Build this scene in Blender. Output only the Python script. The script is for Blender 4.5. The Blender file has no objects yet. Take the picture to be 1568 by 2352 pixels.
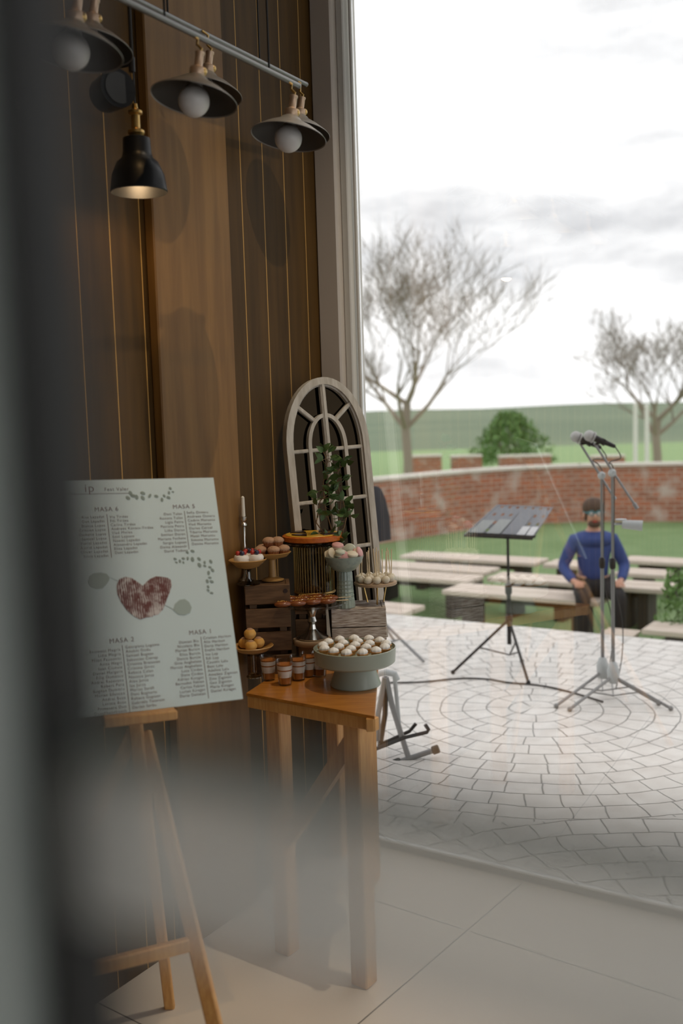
import bpy, math, random
from mathutils import Vector, Matrix, Euler
random.seed(7)
PI = math.pi
S = bpy.context.scene
C = S.collection

# ------------------------------------------------------------------ camera
F = 2287.0
PITCH = math.atan(221 / F); ROLL = math.radians(-1.8); CAMH = 1.6
CM = Matrix.Rotation(PI/2 - PITCH, 3, 'X') @ Matrix.Rotation(ROLL, 3, 'Z')
cam = bpy.data.cameras.new('camera'); camo = bpy.data.objects.new('camera', cam); C.objects.link(camo)
camo.matrix_world = Matrix.Translation((0, 0, CAMH)) @ CM.to_4x4()
cam.sensor_fit = 'VERTICAL'; cam.sensor_height = 36; cam.lens = 36 * F / 2352
cam.clip_start = 0.02; cam.clip_end = 3000
cam.dof.use_dof = True; cam.dof.focus_distance = 3.3; cam.dof.aperture_fstop = 2.0
S.camera = camo

# ------------------------------------------------------------------ view, sky
S.view_settings.view_transform = 'Standard'; S.view_settings.look = 'None'
S.view_settings.gamma = 1; S.view_settings.exposure = 0.0
S.view_settings.use_curve_mapping = False
W = bpy.data.worlds.new('overcast'); S.world = W; W.use_nodes = True
wn = W.node_tree.nodes; wl = W.node_tree.links
bg = wn['Background']; bg.inputs['Strength'].default_value = 1.9
tc = wn.new('ShaderNodeTexCoord'); mp = wn.new('ShaderNodeMapping')
mp.inputs['Scale'].default_value = (1.0, 1.0, 3.2); mp.inputs['Location'].default_value = (0.3, 0.1, 0.35)
nz = wn.new('ShaderNodeTexNoise'); nz.inputs['Scale'].default_value = 3.4; nz.inputs['Detail'].default_value = 8; nz.inputs['Roughness'].default_value = .55
rp = wn.new('ShaderNodeValToRGB'); rp.color_ramp.elements[0].position = .30; rp.color_ramp.elements[1].position = .50
rp.color_ramp.elements[0].color = (.50, .51, .53, 1); rp.color_ramp.elements[1].color = (1.0, 1.0, 1.0, 1)
wl.new(tc.outputs['Generated'], mp.inputs[0]); wl.new(mp.outputs[0], nz.inputs[0]); wl.new(nz.outputs['Fac'], rp.inputs[0]); wl.new(rp.outputs[0], bg.inputs['Color'])

# ------------------------------------------------------------------ coordinates
O = Vector((0, 0, CAMH))
def ray(px, py): return CM @ Vector(((px-784)/F, -(py-1176)/F, -1))
def G(px, py, z):            # point of the plane at height z
    d = ray(px, py); return O + d * ((z-CAMH)/d.z)
def D(px, py, Y):            # point at depth Y
    d = ray(px, py); return O + d * (Y/d.y)
ANG = math.radians(-33)
EU = Vector((math.cos(ANG), math.sin(ANG), 0)); EN = Vector((-math.sin(ANG), math.cos(ANG), 0))
def UV(u, v, z=0): return EU*u + EN*v + Vector((0, 0, z))
UW, VP = -2.03, 3.06          # wood wall (u) and glazed wall (v)

# ------------------------------------------------------------------ materials
def _m(name):
    m = bpy.data.materials.new(name); m.use_nodes = True
    return m, m.node_tree.nodes, m.node_tree.links, m.node_tree.nodes['Principled BSDF']
def mat(name, col, rough=.5, metal=0, noise=0, nscale=20, col2=None, stretch=None, bump=0, coat=0, lo=.35, hi=.65, detail=4, sss=0):
    m, N, L, b = _m(name)
    b.inputs['Base Color'].default_value = (*col, 1); b.inputs['Roughness'].default_value = rough; b.inputs['Metallic'].default_value = metal
    if coat: b.inputs['Coat Weight'].default_value = coat
    if col2 or bump:
        t = N.new('ShaderNodeTexCoord'); mp = N.new('ShaderNodeMapping'); n = N.new('ShaderNodeTexNoise')
        if stretch: mp.inputs['Scale'].default_value = stretch
        n.inputs['Scale'].default_value = nscale; n.inputs['Detail'].default_value = detail
        L.new(t.outputs['Object'], mp.inputs[0]); L.new(mp.outputs[0], n.inputs[0])
        if col2:
            r = N.new('ShaderNodeValToRGB'); r.color_ramp.elements[0].position = lo; r.color_ramp.elements[1].position = hi
            r.color_ramp.elements[0].color = (*col, 1); r.color_ramp.elements[1].color = (*col2, 1)
            L.new(n.outputs['Fac'], r.inputs[0]); L.new(r.outputs[0], b.inputs['Base Color'])
        if bump:
            bp = N.new('ShaderNodeBump'); bp.inputs['Strength'].default_value = bump; bp.inputs['Distance'].default_value = .004
            L.new(n.outputs['Fac'], bp.inputs['Height']); L.new(bp.outputs[0], b.inputs['Normal'])
    return m
def emit(name, col, s):
    m, N, L, b = _m(name)
    b.inputs['Base Color'].default_value = (*col, 1); b.inputs['Emission Color'].default_value = (*col, 1); b.inputs['Emission Strength'].default_value = s
    return m
def glass(name, refl, tint=(1, 1, 1), rough=0.0, fres=True):
    m = bpy.data.materials.new(name); m.use_nodes = True; N = m.node_tree.nodes; L = m.node_tree.links; N.clear()
    o = N.new('ShaderNodeOutputMaterial'); mx = N.new('ShaderNodeMixShader'); t = N.new('ShaderNodeBsdfTransparent'); g = N.new('ShaderNodeBsdfGlossy')
    t.inputs[0].default_value = (*tint, 1); g.inputs['Roughness'].default_value = rough
    if fres:
        fr = N.new('ShaderNodeLayerWeight'); fr.inputs['Blend'].default_value = .3
        ma = N.new('ShaderNodeMath'); ma.operation = 'MULTIPLY_ADD'; ma.inputs[1].default_value = .5; ma.inputs[2].default_value = refl
        L.new(fr.outputs['Fresnel'], ma.inputs[0]); L.new(ma.outputs[0], mx.inputs[0])
    else: mx.inputs[0].default_value = refl
    L.new(t.outputs[0], mx.inputs[1]); L.new(g.outputs[0], mx.inputs[2]); L.new(mx.outputs[0], o.inputs[0])
    return m
def mth(N, L, op, a, b=None, c=None):
    n = N.new('ShaderNodeMath'); n.operation = op
    for i, x in enumerate((a, b, c)):
        if x is None: continue
        if isinstance(x, (int, float)): n.inputs[i].default_value = x
        else: L.new(x, n.inputs[i])
    return n.outputs[0]
def plank_mat():
    m, N, L, b = _m('stained_planks')
    g = N.new('ShaderNodeNewGeometry'); dp = N.new('ShaderNodeVectorMath'); dp.operation = 'DOT_PRODUCT'; dp.inputs[1].default_value = EN
    L.new(g.outputs['Position'], dp.inputs[0])
    s = mth(N, L, 'DIVIDE', dp.outputs['Value'], .118)
    fr = mth(N, L, 'FRACT', s); fl = mth(N, L, 'FLOOR', s)
    gr = mth(N, L, 'LESS_THAN', mth(N, L, 'MINIMUM', fr, mth(N, L, 'SUBTRACT', 1, fr)), .017)
    wn_ = N.new('ShaderNodeTexWhiteNoise'); wn_.noise_dimensions = '1D'; L.new(fl, wn_.inputs['W'])
    mp = N.new('ShaderNodeMapping'); mp.inputs['Scale'].default_value = (14, 14, .9); L.new(g.outputs['Position'], mp.inputs[0])
    n = N.new('ShaderNodeTexNoise'); n.inputs['Scale'].default_value = 2.2; n.inputs['Detail'].default_value = 6; L.new(mp.outputs[0], n.inputs[0])
    v = mth(N, L, 'MULTIPLY_ADD', wn_.outputs['Value'], .35, n.outputs['Fac'])
    r = N.new('ShaderNodeValToRGB'); r.color_ramp.elements[0].position = .35; r.color_ramp.elements[1].position = .95
    r.color_ramp.elements[0].color = (.042, .021, .0035, 1); r.color_ramp.elements[1].color = (.095, .048, .010, 1)
    L.new(v, r.inputs[0])
    mx = N.new('ShaderNodeMix'); mx.data_type = 'RGBA'; mx.inputs[7].default_value = (.46, .26, .07, 1)  # golden groove lines are highlights painted along the plank joints
    L.new(gr, mx.inputs[0]); L.new(r.outputs[0], mx.inputs[6]); L.new(mx.outputs[2], b.inputs['Base Color'])
    b.inputs['Roughness'].default_value = .6; b.inputs['Specular IOR Level'].default_value = .25
    return m
def paving_mat():
    m, N, L, b = _m('stamped_paving')
    cx, cy = 1.0, 5.25; LC = 3.0
    g = N.new('ShaderNodeNewGeometry'); sp = N.new('ShaderNodeSeparateXYZ')
    n0 = N.new('ShaderNodeTexNoise'); n0.inputs['Scale'].default_value = 3.5; n0.inputs['Detail'].default_value = 3
    L.new(g.outputs['Position'], n0.inputs[0])
    ad = N.new('ShaderNodeVectorMath'); ad.operation = 'MULTIPLY_ADD'; ad.inputs[1].default_value = (.06, .06, 0); 
    L.new(n0.outputs['Color'], ad.inputs[0]); L.new(g.outputs['Position'], ad.inputs[2]); L.new(ad.outputs[0], sp.inputs[0])
    x = mth(N, L, 'SUBTRACT', sp.outputs[0], cx+.03); y = mth(N, L, 'SUBTRACT', sp.outputs[1], cy+.03)
    x = mth(N, L, 'SUBTRACT', x, mth(N, L, 'MULTIPLY', mth(N, L, 'ROUND', mth(N, L, 'DIVIDE', x, LC)), LC)); y = mth(N, L, 'SUBTRACT', y, mth(N, L, 'MULTIPLY', mth(N, L, 'ROUND', mth(N, L, 'DIVIDE', y, LC)), LC))
    r = mth(N, L, 'SQRT', mth(N, L, 'ADD', mth(N, L, 'MULTIPLY', x, x), mth(N, L, 'MULTIPLY', y, y)))
    rw = .125
    q = mth(N, L, 'DIVIDE', r, rw); ring = mth(N, L, 'FLOOR', q); fq = mth(N, L, 'FRACT', q)
    er = mth(N, L, 'MULTIPLY', mth(N, L, 'MINIMUM', fq, mth(N, L, 'SUBTRACT', 1, fq)), rw)
    th = mth(N, L, 'DIVIDE', mth(N, L, 'ARCTAN2', y, x), 2*PI)
    wn_ = N.new('ShaderNodeTexWhiteNoise'); wn_.noise_dimensions = '1D'; L.new(ring, wn_.inputs['W'])
    num = mth(N, L, 'MAXIMUM', mth(N, L, 'ROUND', mth(N, L, 'MULTIPLY', mth(N, L, 'ADD', ring, .5), 2*PI*rw/.145)), 3)
    t = mth(N, L, 'ADD', mth(N, L, 'MULTIPLY', mth(N, L, 'ADD', th, .5), num), wn_.outputs['Value'])
    ft = mth(N, L, 'FRACT', t)
    et = mth(N, L, 'MULTIPLY', mth(N, L, 'MINIMUM', ft, mth(N, L, 'SUBTRACT', 1, ft)), .145)
    e = mth(N, L, 'MINIMUM', er, et)
    jr = N.new('ShaderNodeMapRange'); jr.inputs[1].default_value = .0012; jr.inputs[2].default_value = .005; L.new(e, jr.inputs[0])
    n2 = N.new('ShaderNodeTexNoise'); n2.inputs['Scale'].default_value = 9; n2.inputs['Detail'].default_value = 8; L.new(g.outputs['Position'], n2.inputs[0])
    rr = N.new('ShaderNodeValToRGB'); rr.color_ramp.elements[0].position = .3; rr.color_ramp.elements[1].position = .7
    rr.color_ramp.elements[0].color = (.60, .56, .52, 1); rr.color_ramp.elements[1].color = (.76, .73, .69, 1); L.new(n2.outputs['Fac'], rr.inputs[0])
    mx = N.new('ShaderNodeMix'); mx.data_type = 'RGBA'; mx.inputs[6].default_value = (.13, .13, .12, 1)
    L.new(jr.outputs[0], mx.inputs[0]); L.new(rr.outputs[0], mx.inputs[7]); L.new(mx.outputs[2], b.inputs['Base Color'])
    b.inputs['Roughness'].default_value = .42
    bp = N.new('ShaderNodeBump'); bp.inputs['Strength'].default_value = .35; bp.inputs['Distance'].default_value = .01
    h = mth(N, L, 'MULTIPLY_ADD', n2.outputs['Fac'], .3, jr.outputs[0]); L.new(h, bp.inputs['Height']); L.new(bp.outputs[0], b.inputs['Normal'])
    return m
def tile_mat():
    m, N, L, b = _m('floor_tiles')
    g = N.new('ShaderNodeNewGeometry'); mp = N.new('ShaderNodeMapping')
    a = G(100, 2240, 0)
    mp.vector_type = 'TEXTURE'; mp.inputs['Rotation'].default_value = (0, 0, math.radians(-37)); mp.inputs['Location'].default_value = (a.x, a.y, 0)
    L.new(g.outputs['Position'], mp.inputs[0])
    sp = N.new('ShaderNodeSeparateXYZ'); L.new(mp.outputs[0], sp.inputs[0])
    es = []
    for k in (0, 1):
        q = mth(N, L, 'FRACT', mth(N, L, 'DIVIDE', sp.outputs[k], .9))
        es.append(mth(N, L, 'MULTIPLY', mth(N, L, 'MINIMUM', q, mth(N, L, 'SUBTRACT', 1, q)), .9))
    gr = mth(N, L, 'LESS_THAN', mth(N, L, 'MINIMUM', es[0], es[1]), .0022)
    n2 = N.new('ShaderNodeTexNoise'); n2.inputs['Scale'].default_value = 2; n2.inputs['Detail'].default_value = 5; L.new(g.outputs['Position'], n2.inputs[0])
    rr = N.new('ShaderNodeValToRGB'); rr.color_ramp.elements[0].color = (.74, .67, .59, 1); rr.color_ramp.elements[1].color = (.84, .78, .70, 1); L.new(n2.outputs['Fac'], rr.inputs[0])
    mx = N.new('ShaderNodeMix'); mx.data_type = 'RGBA'; mx.inputs[7].default_value = (.16, .14, .12, 1)
    L.new(gr, mx.inputs[0]); L.new(rr.outputs[0], mx.inputs[6]); L.new(mx.outputs[2], b.inputs['Base Color']); b.inputs['Roughness'].default_value = .38
    return m
def brick_mat():
    m, N, L, b = _m('brickwork')
    u = N.new('ShaderNodeUVMap'); br = N.new('ShaderNodeTexBrick'); br.inputs['Scale'].default_value = 1
    br.inputs['Brick Width'].default_value = .26; br.inputs['Row Height'].default_value = .085; br.inputs['Mortar Size'].default_value = .008
    br.inputs['Color1'].default_value = (.42, .14, .075, 1); br.inputs['Color2'].default_value = (.30, .12, .075, 1); br.inputs['Mortar'].default_value = (.42, .34, .29, 1)
    n = N.new('ShaderNodeTexNoise'); n.inputs['Scale'].default_value = 2.2; n.inputs['Detail'].default_value = 6
    r = N.new('ShaderNodeValToRGB'); r.color_ramp.elements[0].position = .52; r.color_ramp.elements[1].position = .68
    L.new(u.outputs[0], br.inputs[0]); L.new(u.outputs[0], n.inputs[0]); L.new(n.outputs['Fac'], r.inputs[0])
    mx = N.new('ShaderNodeMix'); mx.data_type = 'RGBA'; mx.inputs[7].default_value = (.50, .40, .35, 1)
    L.new(r.outputs[0], mx.inputs[0]); L.new(br.outputs[0], mx.inputs[6]); L.new(mx.outputs[2], b.inputs['Base Color']); b.inputs['Roughness'].default_value = .9
    return m

M = {
 'planks': plank_mat(), 'paving': paving_mat(), 'tiles': tile_mat(), 'brick': brick_mat(),
 'reflection_tone': mat('reflection_strip_wood', (.15, .070, .013), .6, col2=(.21, .105, .024), nscale=3, stretch=(10, 10, .8)),  # lighter brown holds the reflection lying over the plank wall
 'plaster': mat('dim_plaster', (.16, .125, .095), .9), 'ceil': mat('ceiling_boards', (.08, .055, .035), .8),
 'alu': mat('taupe_aluminium', (.56, .50, .44), .45, .1), 'alu_pale': mat('pale_seal', (.62, .60, .56), .5),
 'alu_green': mat('greygreen_aluminium', (.62, .68, .64), .6, 0), 'gasket': mat('black_rubber', (.012, .012, .012), .6),
 'lip': mat('dark_green_seal', (.28, .33, .30), .6), 'pane': glass('coated_glass', .20), 'clear': glass('clear_glass', .03), 'tglass': glass('stemware', .03, (.985, .985, .985)),
 'mirror': mat('dark_reflection_mirror', (.014, .010, .006), .03, 1), 'smoke': glass('smoked_glass', .12, (.35, .27, .2)),  # near-black mirror tint carries the reflection of the dark room
 'table': mat('honey_wood', (.40, .15, .022), .3, col2=(.54, .23, .045), nscale=4, stretch=(2, 20, 20), coat=.3),
 'easel': mat('orange_pine', (.55, .27, .08), .5, col2=(.66, .36, .12), nscale=6, stretch=(20, 20, 2)),
 'crate': mat('brown_crate', (.085, .042, .016), .7, col2=(.15, .08, .035), nscale=5, stretch=(3, 3, 20)),
 'white_crate': mat('whitewashed_wood', (.26, .19, .14), .7, col2=(.62, .57, .52), nscale=14, stretch=(2, 2, 20), bump=.4),
 'slab': mat('pale_wood', (.34, .23, .14), .6, col2=(.45, .33, .22), nscale=8),
 'mframe': mat('limewashed_wood', (.42, .385, .335), .75, col2=(.56, .53, .48), nscale=12, stretch=(6, 6, 1), bump=.3),
 'black': mat('black_metal', (.014, .014, .015), .38, .5), 'steel': mat('grey_steel', (.22, .22, .22), .38, .7),
 'shade': mat('grey_enamel', (.22, .205, .19), .42, .35), 'shade_in': mat('dark_enamel', (.03, .028, .026), .6),
 'brass': mat('aged_brass', (.55, .36, .13), .3, .95), 'socket': mat('copper_socket', (.50, .36, .26), .4, .6),
 'bulb': mat('frosted_bulb', (.62, .60, .59), .35), 'glow': emit('warm_glow', (1, .72, .38), 9),
 'silver': mat('silver', (.62, .61, .58), .18, 1), 'wax': mat('candle_wax', (.66, .63, .56), .5),
 'sage': mat('sage_enamel', (.33, .37, .31), .38, coat=.3), 'celadon': mat('celadon_ceramic', (.24, .30, .26), .35, col2=(.32, .38, .33), nscale=60, coat=.4),
 'cream': mat('whipped_cream', (.82, .80, .76), .6, bump=.2, nscale=60), 'mer': mat('white_meringue', (.90, .90, .89), .6),
 'pastry': mat('golden_pastry', (.62, .33, .10), .65, col2=(.45, .20, .05), nscale=40), 'caramel': mat('caramel_layer', (.40, .14, .03), .35),
 'choc': mat('glossy_chocolate', (.20, .058, .016), .22, coat=.4), 'darkchoc': mat('dark_chocolate', (.03, .012, .008), .3),
 'stick': mat('birch_stick', (.74, .60, .40), .7), 'nuts': mat('golden_crumbs', (.70, .42, .10), .5),
 'muffin': mat('muffin_crumb', (.30, .11, .03), .8, col2=(.20, .06, .018), nscale=50, bump=.5), 'sugar': mat('sugar_crust', (.42, .25, .15), .8, bump=.8, nscale=90),
 'orange': mat('orange_glaze', (.60, .17, .02), .35, col2=(.45, .10, .012), nscale=60), 'yellow': mat('yellow_custard', (.70, .40, .04), .3),
 'pink': mat('pink_shell', (.62, .34, .33), .55), 'mint': mat('mint_shell', (.52, .56, .47), .55), 'vanilla': mat('vanilla_shell', (.68, .62, .50), .55), 'filling': mat('cream_filling', (.74, .66, .50), .5),
 'red': mat('red_berry', (.42, .03, .02), .3), 'blue': mat('dark_berry', (.03, .03, .07), .35),
 'bowl': mat('amber_bowl', (.42, .24, .08), .4), 'bowlglass': glass('amber_glass', .12, (.75, .62, .42)),
 'choux': mat('choux', (.60, .30, .05), .6, col2=(.72, .45, .14), nscale=30, bump=.6),
 'gold': mat('gold_thread', (.62, .42, .14), .35, .8), 'leaf': mat('green_leaf', (.055, .11, .03), .5, col2=(.09, .16, .05), nscale=20), 'stem': mat('woody_stem', (.22, .13, .06), .7),
 'board': mat('white_card', (.62, .74, .76), .6), 'ink': mat('brown_grey_ink', (.25, .21, .21), .8), 'inkleaf': mat('grey_green_print', (.26, .32, .29), .8), 'inkpale': mat('pale_green_print', (.38, .46, .43), .8),
 'mesh_steel': mat('music_desk', (.30, .31, .34), .5, .1), 'paper': mat('paper', (.80, .80, .82), .8), 'plastic': mat('grey_plastic', (.42, .44, .44), .4),
 'mic': mat('mic_grille', (.42, .41, .40), .45, .6, bump=.8, nscale=300), 'cable': mat('black_cable', (.02, .02, .02), .5),
 'bench': mat('weathered_planks', (.56, .46, .38), .8, col2=(.68, .59, .51), nscale=6, stretch=(1, 14, 14)), 'benchleg': mat('dark_timber', (.035, .028, .022), .8),
 'grass': mat('lawn_green', (.14, .225, .085), .95, col2=(.19, .28, .12), nscale=1.3, detail=8), 'verge': mat('bright_verge', (.26, .38, .16), .95),
 'hill': mat('far_field', (.13, .18, .11), 1, col2=(.20, .25, .15), nscale=.05, stretch=(.4, 1, 1), detail=8),
 'cap': mat('pale_coping', (.72, .66, .60), .8), 'bark': mat('pale_bark', (.30, .25, .20), .9), 'twig': mat('twig', (.25, .21, .17), .9),
 'bush': mat('bush_leaf', (.10, .20, .05), .8, col2=(.15, .27, .08), nscale=3), 'reflection_bar': mat('pale_reflection_bar', (.75, .74, .68), .7),
 'skin': mat('skin', (.52, .27, .18), .55), 'hair': mat('brown_hair', (.07, .04, .025), .8), 'shirt': mat('blue_shirt', (.02, .045, .17), .8, col2=(.03, .06, .21), nscale=12),
 'trouser': mat('black_trousers', (.012, .012, .014), .9), 'teal': mat('teal_frame', (.05, .28, .32), .4), 'white': mat('eye_white', (.7, .7, .7), .4), 'cloth': mat('dark_cloth', (.03, .03, .035), .9),
}
def heart_mat():
    m, N, L, b = _m('fingerprint_print')
    t = N.new('ShaderNodeTexCoord'); n = N.new('ShaderNodeTexNoise'); n.inputs['Scale'].default_value = 38; n.inputs['Detail'].default_value = 9; n.inputs['Roughness'].default_value = .7
    n3 = N.new('ShaderNodeTexNoise'); n3.inputs['Scale'].default_value = 11; n3.inputs['Detail'].default_value = 3
    wv = N.new('ShaderNodeTexWave'); wv.inputs['Scale'].default_value = 60; wv.inputs['Distortion'].default_value = 6; wv.inputs['Detail Scale'].default_value = .6
    for x in (n, n3, wv): L.new(t.outputs['Object'], x.inputs[0])
    v = mth(N, L, 'ADD', mth(N, L, 'MULTIPLY', n.outputs['Fac'], .6), mth(N, L, 'MULTIPLY_ADD', wv.outputs['Fac'], .10, mth(N, L, 'MULTIPLY', n3.outputs['Fac'], .45)))
    r = N.new('ShaderNodeValToRGB'); r.color_ramp.elements[0].position = .57; r.color_ramp.elements[1].position = .68
    r.color_ramp.elements[0].color = (.14, .045, .04, 1); r.color_ramp.elements[1].color = (.62, .58, .56, 1)
    L.new(v, r.inputs[0]); L.new(r.outputs[0], b.inputs['Base Color']); b.inputs['Roughness'].default_value = .7
    return m
M['heart'] = heart_mat()

# ------------------------------------------------------------------ mesh builder
class MB:
    def __init__(s): s.v = []; s.f = []; s.uv = None
    def add(s, vs, fs):
        k = len(s.v); s.v += [tuple(v) for v in vs]; s.f += [tuple(i+k for i in f) for f in fs]; return s
    def box(s, c, d, R=None, bev=0):
        x, y, z = [a/2 for a in d]; c = Vector(c)
        if bev:
            b = min(bev, x*.9, y*.9, z*.9); vs = []
            for sx in (-1, 1):
                for sy in (-1, 1):
                    for sz in (-1, 1):
                        vs += [Vector((sx*x, sy*(y-b), sz*(z-b))), Vector((sx*(x-b), sy*y, sz*(z-b))), Vector((sx*(x-b), sy*(y-b), sz*z))]
            def i(sx, sy, sz, a): return (((sx+1)//2)*4+((sy+1)//2)*2+(sz+1)//2)*3+a
            fs = []
            for a in range(3):
                o1, o2 = [(1, 2), (0, 2), (0, 1)][a]
                for sg in (-1, 1):
                    q = []
                    for p1, p2 in ((-1, -1), (1, -1), (1, 1), (-1, 1)):
                        t = [0, 0, 0]; t[a] = sg; t[o1] = p1; t[o2] = p2; q.append(i(*t, a))
                    if (sg > 0) == (a == 1): q.reverse()
                    fs.append(q)
            for a in range(3):
                o1, o2 = [(1, 2), (0, 2), (0, 1)][a]
                for p1 in (-1, 1):
                    for p2 in (-1, 1):
                        t0 = [0]*3; t0[a] = -1; t0[o1] = p1; t0[o2] = p2; t1 = list(t0); t1[a] = 1
                        fs.append([i(*t0, o1), i(*t1, o1), i(*t1, o2), i(*t0, o2)])
            for sx in (-1, 1):
                for sy in (-1, 1):
                    for sz in (-1, 1): fs.append([i(sx, sy, sz, 0), i(sx, sy, sz, 1), i(sx, sy, sz, 2)])
        else:
            vs = [Vector((a, b, e)) for a in (-x, x) for b in (-y, y) for e in (-z, z)]
            fs = [(0, 1, 3, 2), (4, 6, 7, 5), (0, 4, 5, 1), (2, 3, 7, 6), (0, 2, 6, 4), (1, 5, 7, 3)]
        if R is not None: vs = [R @ v for v in vs]
        return s.add([v+c for v in vs], fs)
    def tube(s, pts, r, seg=8, cap=True):
        pts = [Vector(p) for p in pts]; n = len(pts); rs = r if isinstance(r, (list, tuple)) else [r]*n
        vs = []; up = None
        for i, p in enumerate(pts):
            t = (pts[min(i+1, n-1)] - pts[max(i-1, 0)])
            t = t.normalized() if t.length > 1e-9 else Vector((0, 0, 1))
            if up is None: up = t.orthogonal().normalized()
            up = (up - t*up.dot(t)); up = up.normalized() if up.length > 1e-6 else t.orthogonal().normalized()
            w = t.cross(up)
            for k in range(seg):
                a = 2*PI*k/seg; vs.append(p + (up*math.cos(a) + w*math.sin(a))*rs[i])
        fs = [(i*seg+k, i*seg+(k+1) % seg, (i+1)*seg+(k+1) % seg, (i+1)*seg+k) for i in range(n-1) for k in range(seg)]
        if cap: fs += [tuple(range(seg))[::-1], tuple((n-1)*seg+k for k in range(seg))]
        return s.add(vs, fs)
    def lathe(s, prof, c=(0, 0, 0), seg=32, R=None, flute=0, nfl=0, closed=True):
        c = Vector(c); vs = []
        for r, z in prof:
            for k in range(seg):
                a = 2*PI*k/seg; rr = r*(1 + flute*math.cos(nfl*a)) if flute else r
                v = Vector((rr*math.cos(a), rr*math.sin(a), z))
                if R is not None: v = R @ v
                vs.append(v+c)
        n = len(prof)
        fs = [(i*seg+k, i*seg+(k+1) % seg, (i+1)*seg+(k+1) % seg, (i+1)*seg+k) for i in range(n-1) for k in range(seg)]
        if closed: fs += [tuple(range(seg))[::-1], tuple((n-1)*seg+k for k in range(seg))]
        return s.add(vs, fs)
    def ball(s, c, r, seg=16, rings=10, R=None, jit=0):
        rx, ry, rz = r if isinstance(r, (list, tuple)) else (r, r, r); c = Vector(c)
        vs = [Vector((0, 0, -rz))]
        for i in range(1, rings):
            p = -PI/2 + PI*i/rings
            for k in range(seg):
                a = 2*PI*k/seg; j = 1 + random.uniform(-jit, jit)
                vs.append(Vector((rx*math.cos(p)*math.cos(a)*j, ry*math.cos(p)*math.sin(a)*j, rz*math.sin(p)*j)))
        vs.append(Vector((0, 0, rz)))
        if R is not None: vs = [R @ v for v in vs]
        fs = [(0, 1+(k+1) % seg, 1+k) for k in range(seg)]
        for i in range(rings-2):
            for k in range(seg): fs.append((1+i*seg+k, 1+i*seg+(k+1) % seg, 1+(i+1)*seg+(k+1) % seg, 1+(i+1)*seg+k))
        e = len(vs)-1; b = 1+(rings-2)*seg
        fs += [(b+k, b+(k+1) % seg, e) for k in range(seg)]
        return s.add([v+c for v in vs], fs)
    def prism(s, poly, z0, z1, T=None):
        n = len(poly); vs = [Vector((x, y, z0)) for x, y in poly] + [Vector((x, y, z1)) for x, y in poly]
        if T is not None: vs = [T @ v for v in vs]
        fs = [tuple(range(n))[::-1], tuple(range(n, 2*n))] + [(i, (i+1) % n, n+(i+1) % n, n+i) for i in range(n)]
        return s.add(vs, fs)
    def build(s, name, m, parent=None, loc=None, smooth=True, rot=None):
        me = bpy.data.meshes.new(name); me.from_pydata(s.v, [], s.f); me.materials.append(m if not isinstance(m, str) else M[m]); me.update()
        if s.uv:
            l = me.uv_layers.new(name='UVMap')
            for i, lo in enumerate(me.loops): l.data[i].uv = s.uv[lo.vertex_index]
        if smooth:
            me.polygons.foreach_set('use_smooth', [True]*len(me.polygons)); me.set_sharp_from_angle(angle=math.radians(38))
        o = bpy.data.objects.new(name, me); C.objects.link(o)
        if parent: o.parent = parent
        if loc is not None: o.location = loc
        if rot is not None: o.rotation_euler = rot
        return o
def tag(o, label, cat, group=None, kind=None):
    o['label'] = label; o['category'] = cat
    if group: o['group'] = group
    if kind: o['kind'] = kind
    return o
def thing(name, loc, label, cat, group=None, rz=0):
    o = bpy.data.objects.new(name, None); C.objects.link(o); o.location = loc; o.rotation_euler = (0, 0, rz); o.empty_display_size = .1
    return tag(o, label, cat, group)
def struct(o): o['kind'] = 'structure'; return o
def dup(o, loc=None, rz=None, label=None, scale=None):
    def cp(a, par):
        c = a.copy(); C.objects.link(c)
        if par: c.parent = par
        for ch in list(a.children): cp(ch, c)
        return c
    r = cp(o, None)
    if loc is not None: r.location = loc
    if rz is not None: r.rotation_euler = (0, 0, rz)
    if label: r['label'] = label
    if scale: r.scale = (scale,)*3
    return r
RZA = ANG
def RM(a, ax='Z'): return Matrix.Rotation(a, 3, ax)
R33 = RM(ANG)

# ================================================================== SETTING
def slab_uv(name, m, u0, u1, v0, v1, z0, z1, bev=0):
    return struct(MB().box(UV((u0+u1)/2, (v0+v1)/2, (z0+z1)/2), (u1-u0, v1-v0, z1-z0), R33, bev).build(name, m, smooth=False))
UR, VB, CH = 3.4, -3.2, 4.4
slab_uv('floor', 'tiles', UW-.2, UR+.2, VB-.2, VP+.03, -.2, 0)
slab_uv('ceiling', 'ceil', UW-.2, UR+.2, VB-.2, VP+.12, CH, CH+.15)
slab_uv('wall_left', 'planks', UW-.2, UW, VB-.2, VP+.06, 0, CH)
slab_uv('wall_back', 'plaster', UW, UR, VB-.2, VB, 0, CH).location = (0, 0, 0)
# right wall: parapet, header, piers and a wide window
slab_uv('wall_right', 'plaster', UR, UR+.2, VB, VB+.5, 0, CH)
wr = MB()
for (v0, v1, z0, z1) in ((VB+.5, VP, 0, .6), (VB+.5, VP, 2.9, CH), (VP-.25, VP, .6, 2.9)):
    wr.box(UV(UR+.1, (v0+v1)/2, (z0+z1)/2), (.2, v1-v0, z1-z0), R33)
struct(wr.build('wall_right', 'plaster', smooth=False))
w2 = struct(MB().box(UV(UR+.1, (VB+.5+VP-.25)/2, 1.75), (.01, VP-VB-.75, 2.3), R33).build('window_2', 'clear', smooth=False))
fr = MB()
for v in (VB+.53, -.9, 1.0, VP-.28): fr.box(UV(UR+.1, v, 1.75), (.07, .07, 2.3), R33, .004)
fr.build('window_frame', 'alu', w2)
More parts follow.
